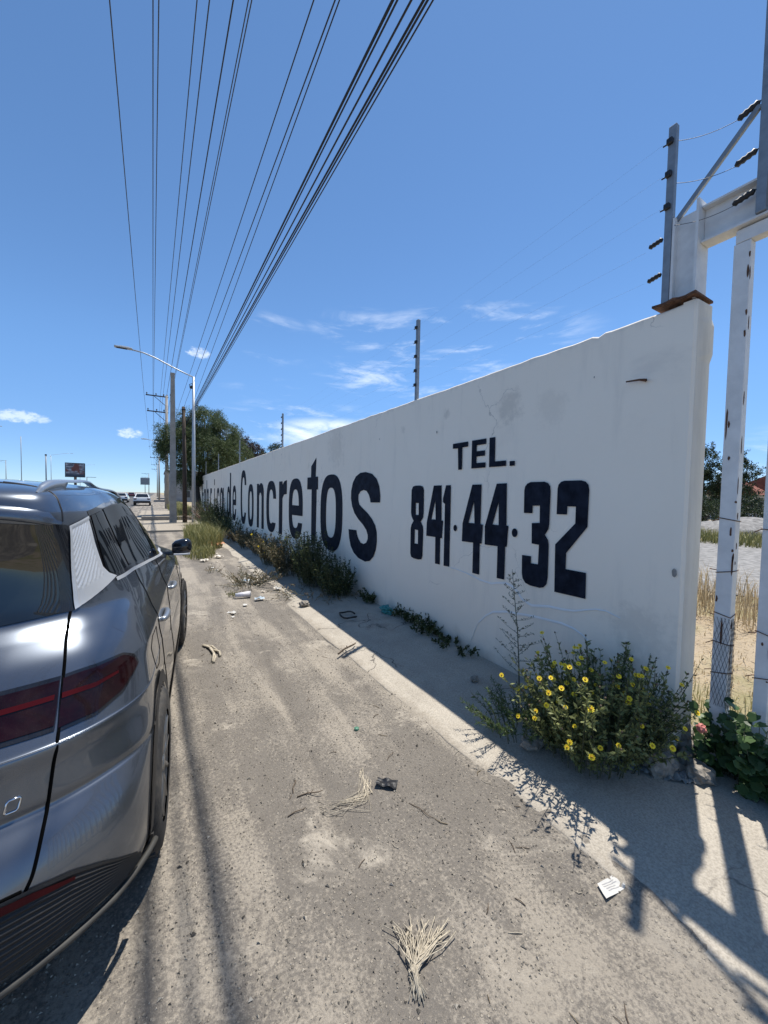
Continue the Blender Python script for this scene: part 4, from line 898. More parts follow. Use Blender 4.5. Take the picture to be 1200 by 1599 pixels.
def cable(P, Q, r, sag, m, label, tail=None, n=36):
    pts = sagline(P, Q, sag, n)
    if tail: pts += sagline(Q, tail, sag * .5, 10)[1:]
    tag(MB().tube(pts, r, 5).build('overhead_cable', m), label, 'cable', 'overhead cables')
CG, CB = M['cablegrey'], M['cable']
far = [(-1.6, 157, 11.2), (-.9, 157, 11.2), (-.85, 157, 11.15), (-.2, 157, 11.2), (-.15, 157, 9.7), (.1, 157, 11.3), (.2, 157, 9.7), (.2, 157, 9.5)]
for i, (a, z, a2, r, m, lb) in enumerate((
    (-1.068, 11.347, -.46, .013, CG, 'leftmost overhead cable, running alone down the sky to the end of the crossarm'),
    (-.312, 11.399, .238, .012, CG, 'left of the two parallel cables second from the left in the sky'),
    (-.258, 11.344, .376, .012, CG, 'right of the two parallel cables second from the left in the sky'),
    (.348, 11.562, 1.076, .012, CG, 'overhead cable third group from the left, left of its pair'),
    (.397, 9.853, 1.094, .011, CG, 'overhead cable third group from the left, right of its pair'),
    (.906, 11.646, 1.768, .016, CB, 'dark thick overhead cable ending at the top of the utility pole'),
    (.958, 9.925, 1.649, .010, CG, 'upper of two thin close cables right of the thick one at the utility pole'),
    (.957, 9.669, 1.652, .010, CG, 'lower of two thin close cables right of the thick one at the utility pole'))):
    cable((a2, -25, z), (a, 45, z), r, .12, m, lb, far[i])
cable((2.857, -25, 10.781), (2.047, 45, 10.781), .013, .15, CB, 'single dark cable alone in the gap left of the street lamp bundle', (1.9, 100, 10.5))
cable((3.142, -25, 10.985), (2.573, 45, 10.985), .015, .15, CB, 'left one of the crossing pair of cables beside the heavy bundle', (2.6, 100, 10.6))
cable((1.342, -25, 6.639), (1.725, 22.8, 6.639), .007, .10, CB, 'thin cable of the crossing pair that ends at the street lamp post')
for i, (x0, x1, z, r) in enumerate(((2.208, 1.755, 6.443, .015), (2.224, 1.786, 6.414, .010), (2.419, 1.786, 6.346, .011), (2.617, 1.816, 6.351, .013), (2.614, 1.816, 6.284, .011), (2.634, 1.847, 6.254, .008))):
    cable((x0, -25, z), (x1, 22.8, z), r, .10, CB, ('thick black cable on the left edge of the heavy bundle', 'thin cable close under the left thick cable of the heavy bundle', 'middle cable of the heavy bundle', 'thick cable right of the middle of the heavy bundle', 'second cable from the right edge of the heavy bundle', 'thin cable on the right edge of the heavy bundle')[i], (x1 - .3, 60, z + .3))

# ------------------------------------------------------------------ far street: cars, house, signs, billboard
def small_car(x, y, body, label, rz=0):
    o = thing('distant_car', (x, y, 0), label, 'car', 'cars far along the street', rz)
    S = [(-2.1, .45, .78), (-2.05, .40, .95), (-1.75, .35, 1.0), (-1.1, .30, 1.02), (1.0, .30, .98), (2.0, .35, .80), (2.15, .42, .62)]
    V = []; F = []
    for yv, z0, z1 in S: V += [(-.86, yv, z0), (-.90, yv, z0 + .25), (-.84, yv, z1), (.84, yv, z1), (.90, yv, z0 + .25), (.86, yv, z0)]
    for i in range(len(S) - 1):
        for k in range(6): F.append((i * 6 + k, (i + 1) * 6 + k, (i + 1) * 6 + (k + 1) % 6, i * 6 + (k + 1) % 6))
    F += [(0, 1, 2, 3, 4, 5), tuple(36 + k for k in (5, 4, 3, 2, 1, 0))]
    MB().add(V, F).build('body', body, o)
    V = [(-.78, -1.7, .98), (.78, -1.7, .98), (.80, .95, .98), (-.80, .95, .98), (-.60, -1.15, 1.46), (.60, -1.15, 1.46), (.62, .25, 1.46), (-.62, .25, 1.46)]
    MB().add(V, [(4, 5, 6, 7), (0, 1, 5, 4), (1, 2, 6, 5), (2, 3, 7, 6), (3, 0, 4, 7)]).build('cabin', body, o)
    MB().add([(-.68, -1.665, 1.02), (.68, -1.665, 1.02), (.54, -1.23, 1.41), (-.54, -1.23, 1.41)], [(0, 1, 2, 3)]).build('rear_window', M['glass'], o)
    for s in (-1, 1):
        MB().add([(s * .80, -1.4, 1.03), (s * .81, .7, 1.03), (s * .66, .2, 1.41), (s * .645, -1.1, 1.41)], [(0, 1, 2, 3) if s > 0 else (3, 2, 1, 0)]).build('side_window', M['glass'], o)
        b = MB(); b.rbox((s * .68, -2.07, .80), (.32, .06, .16), .02); b.build('tail_light', M['lens2'], o)
        for yw in (-1.25, 1.3): b = MB(); b.tube([(s * .70, yw, .31), (s * .88, yw, .31)], .31, 16); b.build('wheel', M['rubber'], o)
    b = MB(); b.rbox((0, -2.1, .48), (1.7, .12, .22), .04); b.build('bumper', M['black'], o)
    return o
M['white'] = mat('white_car_paint', (.75, .75, .74), .3, coat=1, var=.02)
M['silver'] = mat('silver_car_paint', (.35, .36, .38), .3, .6, coat=1, var=.02)
M['redcar'] = mat('maroon_car_paint', (.16, .03, .03), .3, coat=1, var=.02)
small_car(-1.55, 56, M['white'], 'white car seen from behind on the roadside beyond the parked car')
small_car(-4.6, 70, M['white'], 'white car further off, left of the nearer white car')
small_car(-7.0, 100, M['silver'], 'small silver car in the distance on the road')
small_car(-6.2, 130, M['redcar'], 'tiny maroon car in the distance at the road end')
M['grey_block'] = mat('unpainted_block', (.30, .29, .28), .9, var=.2, scale=2, bump=.4, bscale=5)
M['lightwall'] = mat('pale_plaster', (.55, .53, .50), .9, var=.12, scale=1)
M['opening'] = mat('dim_window', (.03, .032, .036), .3)
def house(loc, w, d, h, wallm, label, roof=None, floors=1, cols=3):
    o = thing('house', loc, label, 'house')
    b = MB(); b.rbox((0, 0, h / 2), (w, d, h), .03); b.build('wall', wallm, o)
    for fl in range(floors):
        for c in range(cols):
            for face in ((0, -d / 2 - .02), ):
                x = -w / 2 + w * (c + .5) / cols; z = h / floors * (fl + .52)
                b = MB(); b.rbox((x, face[1], z), (w / cols * .5, .12, h / floors * .42), .01); wd = b.build('window', M['opening'], o)
            x = -w / 2 - .02; yv = -d / 2 + d * (c + .5) / cols
            b = MB(); b.rbox((x, yv, h / floors * (fl + .52)), (.12, d / cols * .5, h / floors * .42), .01); b.build('window', M['opening'], o)
    b = MB(); b.rbox((0, 0, h + .12), (w + .3, d + .3, .24), .03) if roof is None else b.add([(-w / 2 - .4, -d / 2 - .5, h), (w / 2 + .4, -d / 2 - .5, h), (w / 2 + .4, d / 2 + .5, h), (-w / 2 - .4, d / 2 + .5, h), (-w / 2 - .4, 0, h + 1.5), (w / 2 + .4, 0, h + 1.5)], [(0, 1, 5, 4), (2, 3, 4, 5), (1, 2, 5), (3, 0, 4), (3, 2, 1, 0)])
    b.build('roof', roof or wallm, o); return o
house((4.6, 86, 0), 6.5, 16, 5.4, M['grey_block'], 'grey unfinished two storey house behind the poles far down the street', None, 2, 3)
o = house((5.2, 120, 0), 6, 20, 6.6, M['lightwall'], 'pale building far down the street behind the grey unfinished house', None, 2, 4)
M['tile'] = mat('red_roof', (.22, .075, .05), .9, var=.3, scale=3)
house((58, 13.0, 0), 9, 6, 3.0, M['lightwall'], 'low house with red roof beyond the gate, behind the shrubs', M['tile'], 1, 3).rotation_euler = (0, 0, R(-12))
house((50, 15.3, 0), 3.5, 3.5, 2.5, M['lightwall'], 'small white outbuilding beside the red roofed house', M['tile'], 1, 1)
bb = thing('billboard', (-17.3, 120, 0), 'billboard on a single post above the parked car roof', 'billboard')
MB().tube([(0, .3, 0), (0, .3, 6)], .28, 12).build('post', M['wood'], bb)
b = MB(); b.rbox((0, .15, 6.7), (3.9, .3, 3.5), .05); b.build('frame', M['black'], bb)
def billboard_mat():
    m = bpy.data.materials.new('weathered_poster'); m.use_nodes = True; t = m.node_tree; p = t.nodes['Principled BSDF']; g = nd(t, 'ShaderNodeTexCoord'); P = g.outputs['Object']
    s = nd(t, 'ShaderNodeSeparateXYZ'); t.links.new(P, s.inputs[0])
    mp = nd(t, 'ShaderNodeMapping'); mp.inputs['Scale'].default_value = (.5, 1, 3.0); t.links.new(P, mp.inputs[0])
    c = tmix(t, tr_(t, tn(t, mp.outputs[0], 1.4, 3), .45, .6), (.10, .11, .14), (.42, .43, .46))
    c = tmix(t, tr_(t, tn(t, P, .5, 3, .5, .5), .48, .58), c, (.16, .05, .04)); c = tmix(t, tr_(t, s.outputs['Z'], 5.9, 5.5), c, (.03, .05, .08))
    t.links.new(c, p.inputs['Base Color']); return m
MB().add([(-1.8, -.02, 5.1), (1.8, -.02, 5.1), (1.8, -.02, 8.3), (-1.8, -.02, 8.3)], [(0, 1, 2, 3)]).build('poster', billboard_mat(), bb)
o = thing('road_sign', (-3.4, 150, 0), 'small distant sign board on a post over the far cars', 'sign'); MB().tube([(0, .1, 0), (0, .1, 4.8)], .1, 8).build('post', M['galv'], o)
b = MB(); b.rbox((0, 0, 5.2), (2.6, .08, 2.3), .02); b.build('board', M['galv'], o)
for x, y, h, lb in ((-22.6, 100, 11.9, 'thin tall mast on the left above the white roof'), (-18.95, 100, 8.6, 'grey pole with a small dark head left of the billboard'), (-20, 160, 6.2, 'short pole with a crossbar just left of the billboard')):
    o = thing('mast', (x, y, 0), lb, 'mast', 'masts across the road'); MB().tube([(0, 0, 0), (0, 0, h)], .06 if h > 10 else .11, 6).build('shaft', M['galv'], o)
    if h < 10: b = MB(); b.rbox((.0 if h > 8 else 1.2, 0, h), (.3 if h > 8 else 2.6, .25, .3 if h > 8 else .12), .04); b.build('mast_head', M['black'], o)
o = thing('white_canopy', (-21.5, 91, 0), 'long low white canopy roof across the road, above the parked car', 'canopy')
V = []; F = []
for i in range(17):
    x = -9 + 13.5 * i / 16; z = 3.0 + .42 * (1 - ((i - 7) / 9.2) ** 2)
    V += [(x, -2, z - .22), (x, -2, z), (x, 3, z), (x, 3, z - .22)]
F = [(i * 4 + k, i * 4 + (k + 1) % 4, i * 4 + 4 + (k + 1) % 4, i * 4 + 4 + k) for i in range(16) for k in range(4)] + [(0, 1, 2, 3), (67, 66, 65, 64)]
MB().add(V, F).build('roof', M['ridge'], o)
for x in (-8, -2, 4): MB().tube([(x, 0, 0), (x, 0, 3.0)], .1, 8).build('post', M['galv'], o)

# ------------------------------------------------------------------ trees
def leaf(V, F, p, d, n_, l, w):
    """a pointed leaf at p along d"""
    s = d.cross(n_)
    if s.length < 1e-6: s = d.orthogonal()
    s.normalize(); i = len(V); V += [p, p + d * l * .45 + s * w, p + d * l, p + d * l * .45 - s * w]; F.append((i, i + 1, i + 2, i + 3))
def rvec(r): return Vector((r.gauss(0, 1), r.gauss(0, 1), r.gauss(0, 1))).normalized()
def tree(name, loc, label, blobs, leafm, n, size, seed, trunk_r=.16, droop=.3, trunk_h=2, group='trees', ratio=.32):
    r = random.Random(seed); o = thing(name, loc, label, 'tree', group)
    b = MB(); base = Vector((0, 0, -.05)); fork = Vector((r.uniform(-.2, .2), r.uniform(-.2, .2), trunk_h))
    b.tube([base, base.lerp(fork, .5) + Vector((.06, .03, 0)), fork], [trunk_r, trunk_r * .8, trunk_r * .65], 9)
    for c, rad in blobs:
        c = Vector(c); mid = fork.lerp(c, .5) + Vector((r.uniform(-.25, .25), r.uniform(-.25, .25), .15))
        b.tube([fork - Vector((0, 0, .1)), mid, c], [trunk_r * .45, trunk_r * .26, .02], 6)
        for k in range(6):
            e = c + rvec(r) * Vector(rad).length * .45; b.tube([c.lerp(mid, .3), c.lerp(e, .6) + Vector((0, 0, .05)), e], [.022, .015, .006], 4)
    b.build('trunk', M['bark'], o)
    V = []; F = []; tot = sum(q[1][0] * q[1][1] * q[1][2] for q in blobs)
    for c, rad in blobs:
        k = int(n * rad[0] * rad[1] * rad[2] / tot); c = Vector(c); ncl = max(10, k // 26)
        cl_ = []
        for _ in range(ncl):
            d = rvec(r); rr_ = r.uniform(.35, 1.0) ** .6; q = c + Vector((d.x * rad[0], d.y * rad[1], d.z * rad[2])) * rr_
            q += Vector((noise.noise(q * .9), noise.noise(q * .9 + Vector((9, 0, 0))), noise.noise(q * .9 + Vector((0, 7, 0))))) * .5
            cl_.append((q, (q - c).normalized()))
        for q, od in cl_:
            ax = (od + rvec(r) * .6 + Vector((0, 0, -droop))).normalized(); ln = r.uniform(.5, 1.1) * size * 6
            for j in range(26):
                t = r.random(); p = q + ax * (t - .5) * ln + rvec(r) * size * r.uniform(.2, 1.6) + Vector((0, 0, -droop * .5 * t * ln))
                d = (rvec(r) + ax * .8 + Vector((0, 0, -droop))).normalized(); leaf(V, F, p, d, rvec(r), size * r.uniform(.7, 1.3), size * ratio)
    MB().add(V, F).build('crown', leafm, o); return o
tree('mesquite_tree', (2.6, 31.0, 0), 'large dark green mesquite tree overhanging the far end of the wall behind the poles',
     [((-1.2, -.6, 5.4), (1.6, 1.4, 1.1)), ((-2.0, -.8, 4.7), (1.0, 1.1, .9)), ((.4, 0, 6.8), (1.7, 1.6, 1.15)), ((1.6, 0, 5.9), (1.3, 1.5, 1.3)), ((.6, -1.2, 4.5), (2.1, 1.4, 1.4)), ((2.3, .3, 4.7), (1.4, 1.2, 1.3)), ((1.0, .8, 5.4), (1.5, 1.2, 1.3)), ((-.3, .5, 3.3), (1.5, 1.4, 1.3)), ((-.8, .6, 6.3), (1.0, 1.1, .9)), ((1.5, .4, 3.0), (1.4, 1.2, 1.0))], M['leaf_tree'], 165000, .095, 3, .22, .5, 2.2, ratio=.17)
tree('plum_tree', (5.9, 33.5, 0), 'dull purplish tree behind the wall right of the mesquite tree', [((.2, 0, 5.7), (1.1, 1.1, .8)), ((1.1, 0, 5.1), (1.0, 1.1, .8)), ((.4, 0, 4.6), (1.6, 1.3, .9)), ((-.5, 0, 6.2), (.6, .8, .5))], M['leaf_plum'], 24000, .08, 5, .15, .1, 2.4)
tree('small_green_tree', (8.3, 31.0, 0), 'small green tree peeking over the wall top by the second fence post', [((0, 0, 5.3), (.8, .9, .55)), ((.9, 0, 5.2), (.8, .8, .5)), ((.2, 0, 4.6), (1.5, 1.1, .6))], M['leaf_far'], 9000, .08, 7, .1, .4, 2.6)
tree('tall_dark_tree', (40, 14.1, 0), 'taller dark tree beyond the gate, seen just right of the wall end', [((0, 0, 5.3), (1.0, 1.0, 1.1)), ((-.4, .8, 4.0), (1.4, 1.5, 1.1)), ((.2, -.8, 3.4), (1.1, 1.2, 1.2)), ((0, .3, 2.2), (1.5, 1.9, 1.2))], M['leaf_far'], 16000, .12, 8, .18, .2, 1.2)
tree('slender_dark_tree', (42, 12.55, 0), 'slimmer ragged tree beyond the gate, right of the outer gate post', [((0, 0, 5.4), (.6, .5, .8)), ((.2, -.3, 4.3), (.9, .9, .9)), ((0, .5, 3.5), (1.0, 1.2, .9)), ((0, -.1, 2.3), (1.2, 1.3, 1.0))], M['leaf_far'], 11000, .11, 9, .14, .2, 1.2)
for i, (x, y, rad, lb) in enumerate(((31, 9.3, 1.15, 'dense green shrub beyond the gate, in front of the red roofed house'), (32, 7.9, 1.2, 'green shrub beyond the gate just left of the inner upright'), (30, 10.9, 1.1, 'green shrub beyond the gate beside the wall end'), (29, 6.0, 1.1, 'green shrub beyond the gate behind the inner upright'), (34, 12.4, 1.2, 'green shrub further back beyond the gate, under the taller tree'))):
    tree('shrub', (x, y, 0), lb, [((0, 0, 1.05 * rad), (rad, rad * 1.1, .95)), ((.2, .5, .8), (rad, rad, .7)), ((-.2, -.6, .75), (rad, rad, .7))], M['leaf_far'], 3600, .10, 20 + i, .06, .1, .4, group='shrubs beyond the gate')
bm = bmesh.new(); bmesh.ops.create_icosphere(bm, subdivisions=4, radius=1)
for v in bm.verts: v.co = Vector((v.co.x * 2.6, v.co.y * 2.3, max(-.1, v.co.z * .95))) * (1 + .18 * noise.noise(v.co * 1.6) + .05 * noise.noise(v.co * 6))
tag(MB().bm(bm, smooth=True).build('gravel_heap', M['gravel'], loc=(25, 7.3, 0)), 'grey gravel heap in the yard beyond the gate, below the shrubs', 'heap')

# ------------------------------------------------------------------ plants on the ground
def bush(name, loc, label, stems, height, spread, leafm, seed, leaf_l=.035, leaf_w=.007, per=26, cat='weed', group='weeds along the wall foot', lean=(0, 0), side=(1, 1), stem_r=.003, upright=.6):
    r = random.Random(seed); o = thing(name, loc, label, cat, group); b = MB(); V = []; F = []; tips = []
    for i in range(stems):
        a = r.uniform(0, 2 * math.pi); q = math.sqrt(r.random()); bx_, by_ = math.cos(a) * q * spread * .45 * side[0], math.sin(a) * q * spread * .45 * side[1]
        h = height * r.uniform(.38, 1.05); o_x = bx_ * (1 + upright) + lean[0] * h + r.gauss(0, .05) * h * 2; o_y = by_ * (1 + upright) + lean[1] * h + r.gauss(0, .05) * h * 2
        P = [Vector((bx_, by_, 0)), Vector((bx_ + (o_x - bx_) * .35, by_ + (o_y - by_) * .35, h * .5)), Vector((o_x, o_y, h))]
        P = [P[0], P[0].lerp(P[1], .5) + Vector((0, 0, .02)), P[1], P[1].lerp(P[2], .5), P[2]]
        b.tube(P, [stem_r, stem_r * .9, stem_r * .8, stem_r * .6, stem_r * .35], 4, cap=False)
        for k in range(per):
            t = r.uniform(.12, 1.0); s = t * 4; j = min(3, int(s)); p = P[j].lerp(P[j + 1], s - j); ax = (P[j + 1] - P[j]).normalized()
            d = (rvec(r) * .9 + ax * .7).normalized(); leaf(V, F, p, d, rvec(r), leaf_l * r.uniform(.6, 1.3), leaf_w * r.uniform(.8, 1.2))
        tips.append((P[4], (P[4] - P[3]).normalized()))
    b.build('stems', M['stem'], o); MB().add(V, F).build('leaves', leafm, o); return o, tips
fb, tips = bush('flowering_bush', (2.50, 1.40, .03), 'bush with yellow daisy flowers growing at the foot of the wall end', 300, .62, .92, M['leaf_grey'], 42, .036, .0075, 36, 'bush', None, (-.10, -.05), (.90, .70), .0032, .68)
r = random.Random(77); pick = sorted(range(len(tips)), key=lambda k: tips[k][0].x * .8 - tips[k][0].y * .3 + .25 * r.random())[:270:3]
def flower(p, d, rad, parent):
    b = MB(); d = d.normalized(); s = d.orthogonal().normalized(); u = d.cross(s); V = []; F = []; n = 11
    for k in range(n):
        a = 2 * math.pi * k / n; e = s * math.cos(a) + u * math.sin(a); q = d.cross(e); i = len(V)
        V += [p + e * rad * .25, p + e * rad * .7 + q * rad * .26 + d * rad * .12, p + e * rad + d * rad * .05, p + e * rad * .7 - q * rad * .26 + d * rad * .12]; F.append((i, i + 1, i + 2, i + 3))
    b.add(V, F); f = b.build('flower', M['petal'], parent)
    b = MB(); b.tube([p - d * rad * .1, p + d * rad * .16, p + d * rad * .30], [rad * .33, rad * .33, rad * .18], 8); b.build('disc', M['disc'], f)
for k in pick:
    p, d = tips[k]; flower(p + d * .006, (d + Vector((-.85, -.9, .45)) * r.uniform(.4, 1.0)), r.uniform(.013, .019), fb)
b = MB()
for k in range(len(tips)):
    if k not in pick and r.random() < .45: p, d = tips[k]; b.tube([p, p + d * .008, p + d * .014], [.004, .0065, .004], 5)
tag(b.build('seed_heads', M['twig'], fb), kind='stuff')
# soft ferny weed and low growth at the left of the flowering bush
bush('feathery_weed', (2.24, 1.78, .02), 'bright green feathery weed at the left of the yellow flowering bush', 60, .30, .55, leafmat('bright_leaf', (.04, .075, .02), (.13, .19, .06)), 51, .03, .003, 60, upright=.9)
bush('straggly_weed', (2.72, 1.25, .04), 'dark straggly weed against the pier, right of the yellow flowering bush', 34, .62, .38, M['leaf_dark'], 52, .022, .005, 30, upright=.3)
# tall thin weed with side twigs
o = thing('tall_thin_weed', (2.60, 2.12, .03), 'tall thin single-stemmed weed with feathery side twigs in front of the wall under the numbers', 'weed')
b = MB(); V = []; F = []; r = random.Random(4); top = Vector((.10, .20, 1.0)); base = Vector((0, 0, 0))
main = [base, Vector((.02, .03, .25)), Vector((.05, .08, .5)), Vector((.08, .15, .78)), top]; b.tube(main, [.006, .005, .004, .003, .0012], 5)
for k in range(34):
    t = .16 + .82 * k / 34; s = t * 4; j = min(3, int(s)); p = main[j].lerp(main[j + 1], s - j); a = k * 2.4; ln = .30 * (1 - t) ** .8 + .03
    e = p + Vector((.35 * math.sin(a), math.cos(a), .42)) * ln; b.tube([p, p.lerp(e, .5) - Vector((0, 0, .01)), e], [.0024, .0018, .0008], 3)
    for q in range(int(8 + ln * 70)):
        pp = p.lerp(e, r.uniform(.1, 1)); leaf(V, F, pp, (rvec(r) + Vector((0, 0, .3))).normalized(), rvec(r), .018 * r.uniform(.6, 1.4), .0035)
b.build('stems', M['stem'], o); MB().add(V, F).build('leaves', M['leaf_dark'], o)
# leafy vine round the gate foot
def vine(loc, label, n, ext, seed, m, ls=.055):
    r = random.Random(seed); o = thing('leafy_vine', loc, label, 'plant', 'broad leaved plants at the gate'); b = MB(); V = []; F = []
    for i in range(n):
        p = Vector((r.uniform(-ext[0], ext[0]), r.uniform(-ext[1], ext[1]), 0)); h = ext[2] * r.uniform(.35, 1.05) * (1 - .35 * abs(p.y) / ext[1]); q = p + Vector((r.uniform(-.09, .05), r.uniform(-.09, .09), h)); b.tube([p, p.lerp(q, .5) + Vector((.02, 0, 0)), q], [.0035, .003, .0015], 4)
        for k in range(15):
            t = r.uniform(.15, 1); c = p.lerp(q, t) + rvec(r) * .035; nrm = (Vector((-.35, -.3, .8)) + rvec(r) * .6).normalized(); s = nrm.orthogonal().normalized(); u = nrm.cross(s); a0 = r.uniform(0, 6.28); L_ = ls * r.uniform(.55, 1.2); j = len(V)
            prof = [(0, .0), (.10, .40), (.38, .62), (.52, .38), (.78, .42), (1.0, 0), (.78, -.42), (.52, -.38), (.38, -.62), (.10, -.40)]
            e1 = s * math.cos(a0) + u * math.sin(a0); e2 = nrm.cross(e1)
            for (x, y) in prof: V.append(c + e1 * x * L_ + e2 * y * L_ + nrm * (-.35 * abs(y) * L_ - .2 * x * x * L_))
            F.append(tuple(range(j, j + 10)))
    b.build('stems', M['stem'], o); MB().add(V, F).build('leaves', m, o); return o
vine((2.96, .76, .02), 'broad leaved green plant growing round the foot of the gate', 62, (.16, .24, .52), 5, M['leaf_vine'])
vine((2.93, .36, .02), 'darker broad leaved plant at the right edge under the gate', 40, (.16, .22, .40), 6, M['leaf_vine'])
M['leaf_mix'] = leafmat('drying_weed_leaf', (.035, .040, .016), (.26, .20, .11))
# dark weeds along the wall foot
for i, (x, y, h, sp, n, m, lb) in enumerate((
    (2.62, 5.75, .62, .50, 60, 'leaf_dark', 'dark bushy weed under the S of Concretos, nearest of the large wall weeds'),
    (2.55, 6.6, .95, .62, 80, 'leaf_dark', 'tall dark weed in front of the letter o of Concretos'),
    (2.50, 7.75, .80, .80, 70, 'leaf_mix', 'grey green weed in front of the letter t of Concretos'),
    (2.45, 9.0, .66, .62, 60, 'leaf_mix', 'dark weed with yellow flowers under the letter e of Concretos'),
    (2.55, 10.5, .45, .60, 40, 'leaf_dry', 'grey green weed under the letter r of Concretos'),
    (2.50, 12.0, .50, .70, 50, 'leaf_mix', 'low dark weed under the letter c of Concretos'),
    (2.55, 13.8, .42, .8, 40, 'leaf_dry', 'low weed under the letters on of Concretos'),
    (2.50, 16.0, .75, 1.3, 60, 'leaf_dark', 'low weed under the capital C of Concretos'),
    (2.50, 18.6, 1.0, 1.5, 70, 'leaf_dark', 'dark weed under the word de, far along the wall'))):
    o, tp = bush('wall_weed', (x - .10, y, .03), lb, int(n * 1.7), h, sp * 1.12, M[m], 100 + i, .045 + .002 * i, .010, 34, side=(.85, 1.0), lean=(-.12, 0), stem_r=.004, upright=.7)
    if i == 3:
        for p, d in tp[:14]: flower(p, d + Vector((-.5, -.7, .2)), .026, o)
for i, (x, y, h, sp, n, lb) in enumerate(((2.72, 3.62, .20, .36, 26, 'small dark weed at the wall foot right of the pavement joint'), (2.78, 4.15, .17, .36, 26, 'small dark weed at the wall foot beside the teal bag'), (2.74, 3.1, .10, .50, 20, 'lowest creeping weed at the wall foot below the first digits'), (2.76, 5.1, .16, .30, 22, 'small weed tuft at the wall foot below the letter S'))):
    bush('wall_weed', (x, y, .035), lb, n, h, sp, M['leaf_dark'], 130 + i, .04, .011, 18, side=(.5, 1.0), stem_r=.0025, upright=.8)
def grass_patch(name, pts_fn, n, m, hgt, seed, label=None, cat=None, kind=None, w=.004, lean=.5):
    r = random.Random(seed); V = []; F = []
    for i in range(n):
        x, y, z = pts_fn(r); h = hgt * r.uniform(.4, 1.2); a = r.uniform(0, 6.28); d = Vector((math.cos(a), math.sin(a), 0)); s = Vector((-d.y, d.x, 0)) * w * r.uniform(.7, 1.4); p = Vector((x, y, z)); j = len(V); q = d * h * lean * r.random()
        V += [p - s, p + s, p + q * .45 + Vector((0, 0, h * .6)) + s * .7, p + q * .45 + Vector((0, 0, h * .6)) - s * .7, p + q * 1.25 + Vector((0, 0, h * (1 - .25 * lean)))]; F += [(j, j + 1, j + 2, j + 3), (j + 3, j + 2, j + 4)]
    o = MB().add(V, F).build(name, m); return tag(o, label, cat, None, kind)
def disc_fn(cx, cy, rx, ry, z=0): 
    def f(r):
        a = r.uniform(0, 6.28); q = math.sqrt(r.random()); return cx + rx * q * math.cos(a), cy + ry * q * math.sin(a), z
    return f
grass_patch('grass_tuft', disc_fn(1.35, 14.6, .55, 2.6), 2600, M['grass'], .62, 1, 'yellowing tuft of grass at the foot of the street lamp beyond the car mirror', 'grass tuft', w=.007)
grass_patch('grass_tuft', disc_fn(.95, 11.6, .42, 1.3), 900, M['grass'], .30, 2, 'lower green grass tuft in front of the taller yellowing tuft', 'grass tuft', w=.006)
grass_patch('dry_grass', lambda r: ((lambda a: (3.3 + 6.5 * a, -1 + r.uniform(.3, 6.2) * (.6 + a), 0))(r.random())), 9000, M['straw'], .055, 3, kind='stuff', w=.004, lean=2.6)
grass_patch('dry_grass', lambda r: (r.uniform(6.5, 8.6), r.uniform(.5, 4.4), 0), 1500, M['straw'], .62, 4, kind='stuff', w=.005)
grass_patch('dry_grass', lambda r: (r.uniform(19, 25), r.uniform(3.0, 10), 0), 5000, M['grass'], .55, 5, kind='stuff', w=.012)
grass_patch('dry_grass', lambda r: (r.uniform(3.05, 4.2), r.uniform(.7, 2.0), 0), 700, M['grass'], .16, 6, kind='stuff', w=.003)
grass_patch('verge_grass', lambda r: (r.uniform(.9, 2.7), r.uniform(26, 60), 0), 3500, M['grass'], .6, 7, kind='stuff', w=.014)
# dead agave like clump by the lamp
r = random.Random(9); o = thing('dry_agave', (2.15, 21.0, 0), 'brown dead spiky agave clump at the wall foot right of the street lamp', 'plant'); V = []; F = []
for i in range(150):
    a = r.uniform(0, 6.28); e = r.uniform(.15, 1.3); d = Vector((math.cos(a) * math.cos(e), math.sin(a) * math.cos(e), math.sin(e))); leaf(V, F, Vector((0, 0, .15)), d, Vector((0, 0, 1)), r.uniform(.7, 1.6), .035)
MB().add(V, F).build('dead_leaves', leafmat('dead_agave', (.10, .06, .045), (.34, .23, .17), .1), o)
bush('green_shrub', (2.35, 19.6, 0), 'dark green shrub in front of the dead agave at the far wall foot', 90, 1.35, 1.3, M['leaf_dark'], 61, .10, .016, 36, 'shrub', None, stem_r=.008, upright=.5)

# ------------------------------------------------------------------ litter and small things
def strands(name, loc, label, cat, items, m, w=.004):
    b = MB(); o0 = Vector(loc)
    for P in items: b.tube([Vector(p) for p in P], w if not isinstance(w, list) else w, 4)
    return tag(b.build(name, m, loc=loc), label, cat)
def gh(x, y): return gz(x, y) + .004
r = random.Random(31); items = []
B0 = Vector((.745, .985, 0))
for i in range(52):
    side = r.random(); t = Vector((.745 + .03 + .20 * side, 1.175 - .115 * side, 0)) + Vector((r.gauss(0, .015), r.gauss(0, .02), 0)); t = B0.lerp(t, r.uniform(.8, 1.08)); k = Vector((.763, 1.02, 0)) + Vector((r.gauss(0, .007), r.gauss(0, .007), 0)); f = B0 + Vector((r.gauss(0, .012), r.gauss(-.02, .015), 0))
    if .38 < side < .52: continue
    zz = r.uniform(.002, .014); m1 = k.lerp(t, .35) + Vector((r.gauss(0, .007), r.gauss(0, .007), 0)); m2 = k.lerp(t, .72) + Vector((r.gauss(0, .012), r.gauss(0, .009), 0)); t = t + Vector((r.gauss(0, .012), r.gauss(0, .008), 0))
    items.append([(f.x, f.y, .004 + zz * .3), (k.x, k.y, .010 + zz), (m1.x, m1.y, .010 + zz), (m2.x, m2.y, .006 + zz * .8), (t.x, t.y, .003 + r.random() * .010)])
g0 = gz(.8, 1.05)
strands('fibre_bundle', (0, 0, g0), 'frayed whisk of bleached palm fibre lying on the dirt at the bottom', 'fibre bundle', items, M['fibre'], .0019)
items = []
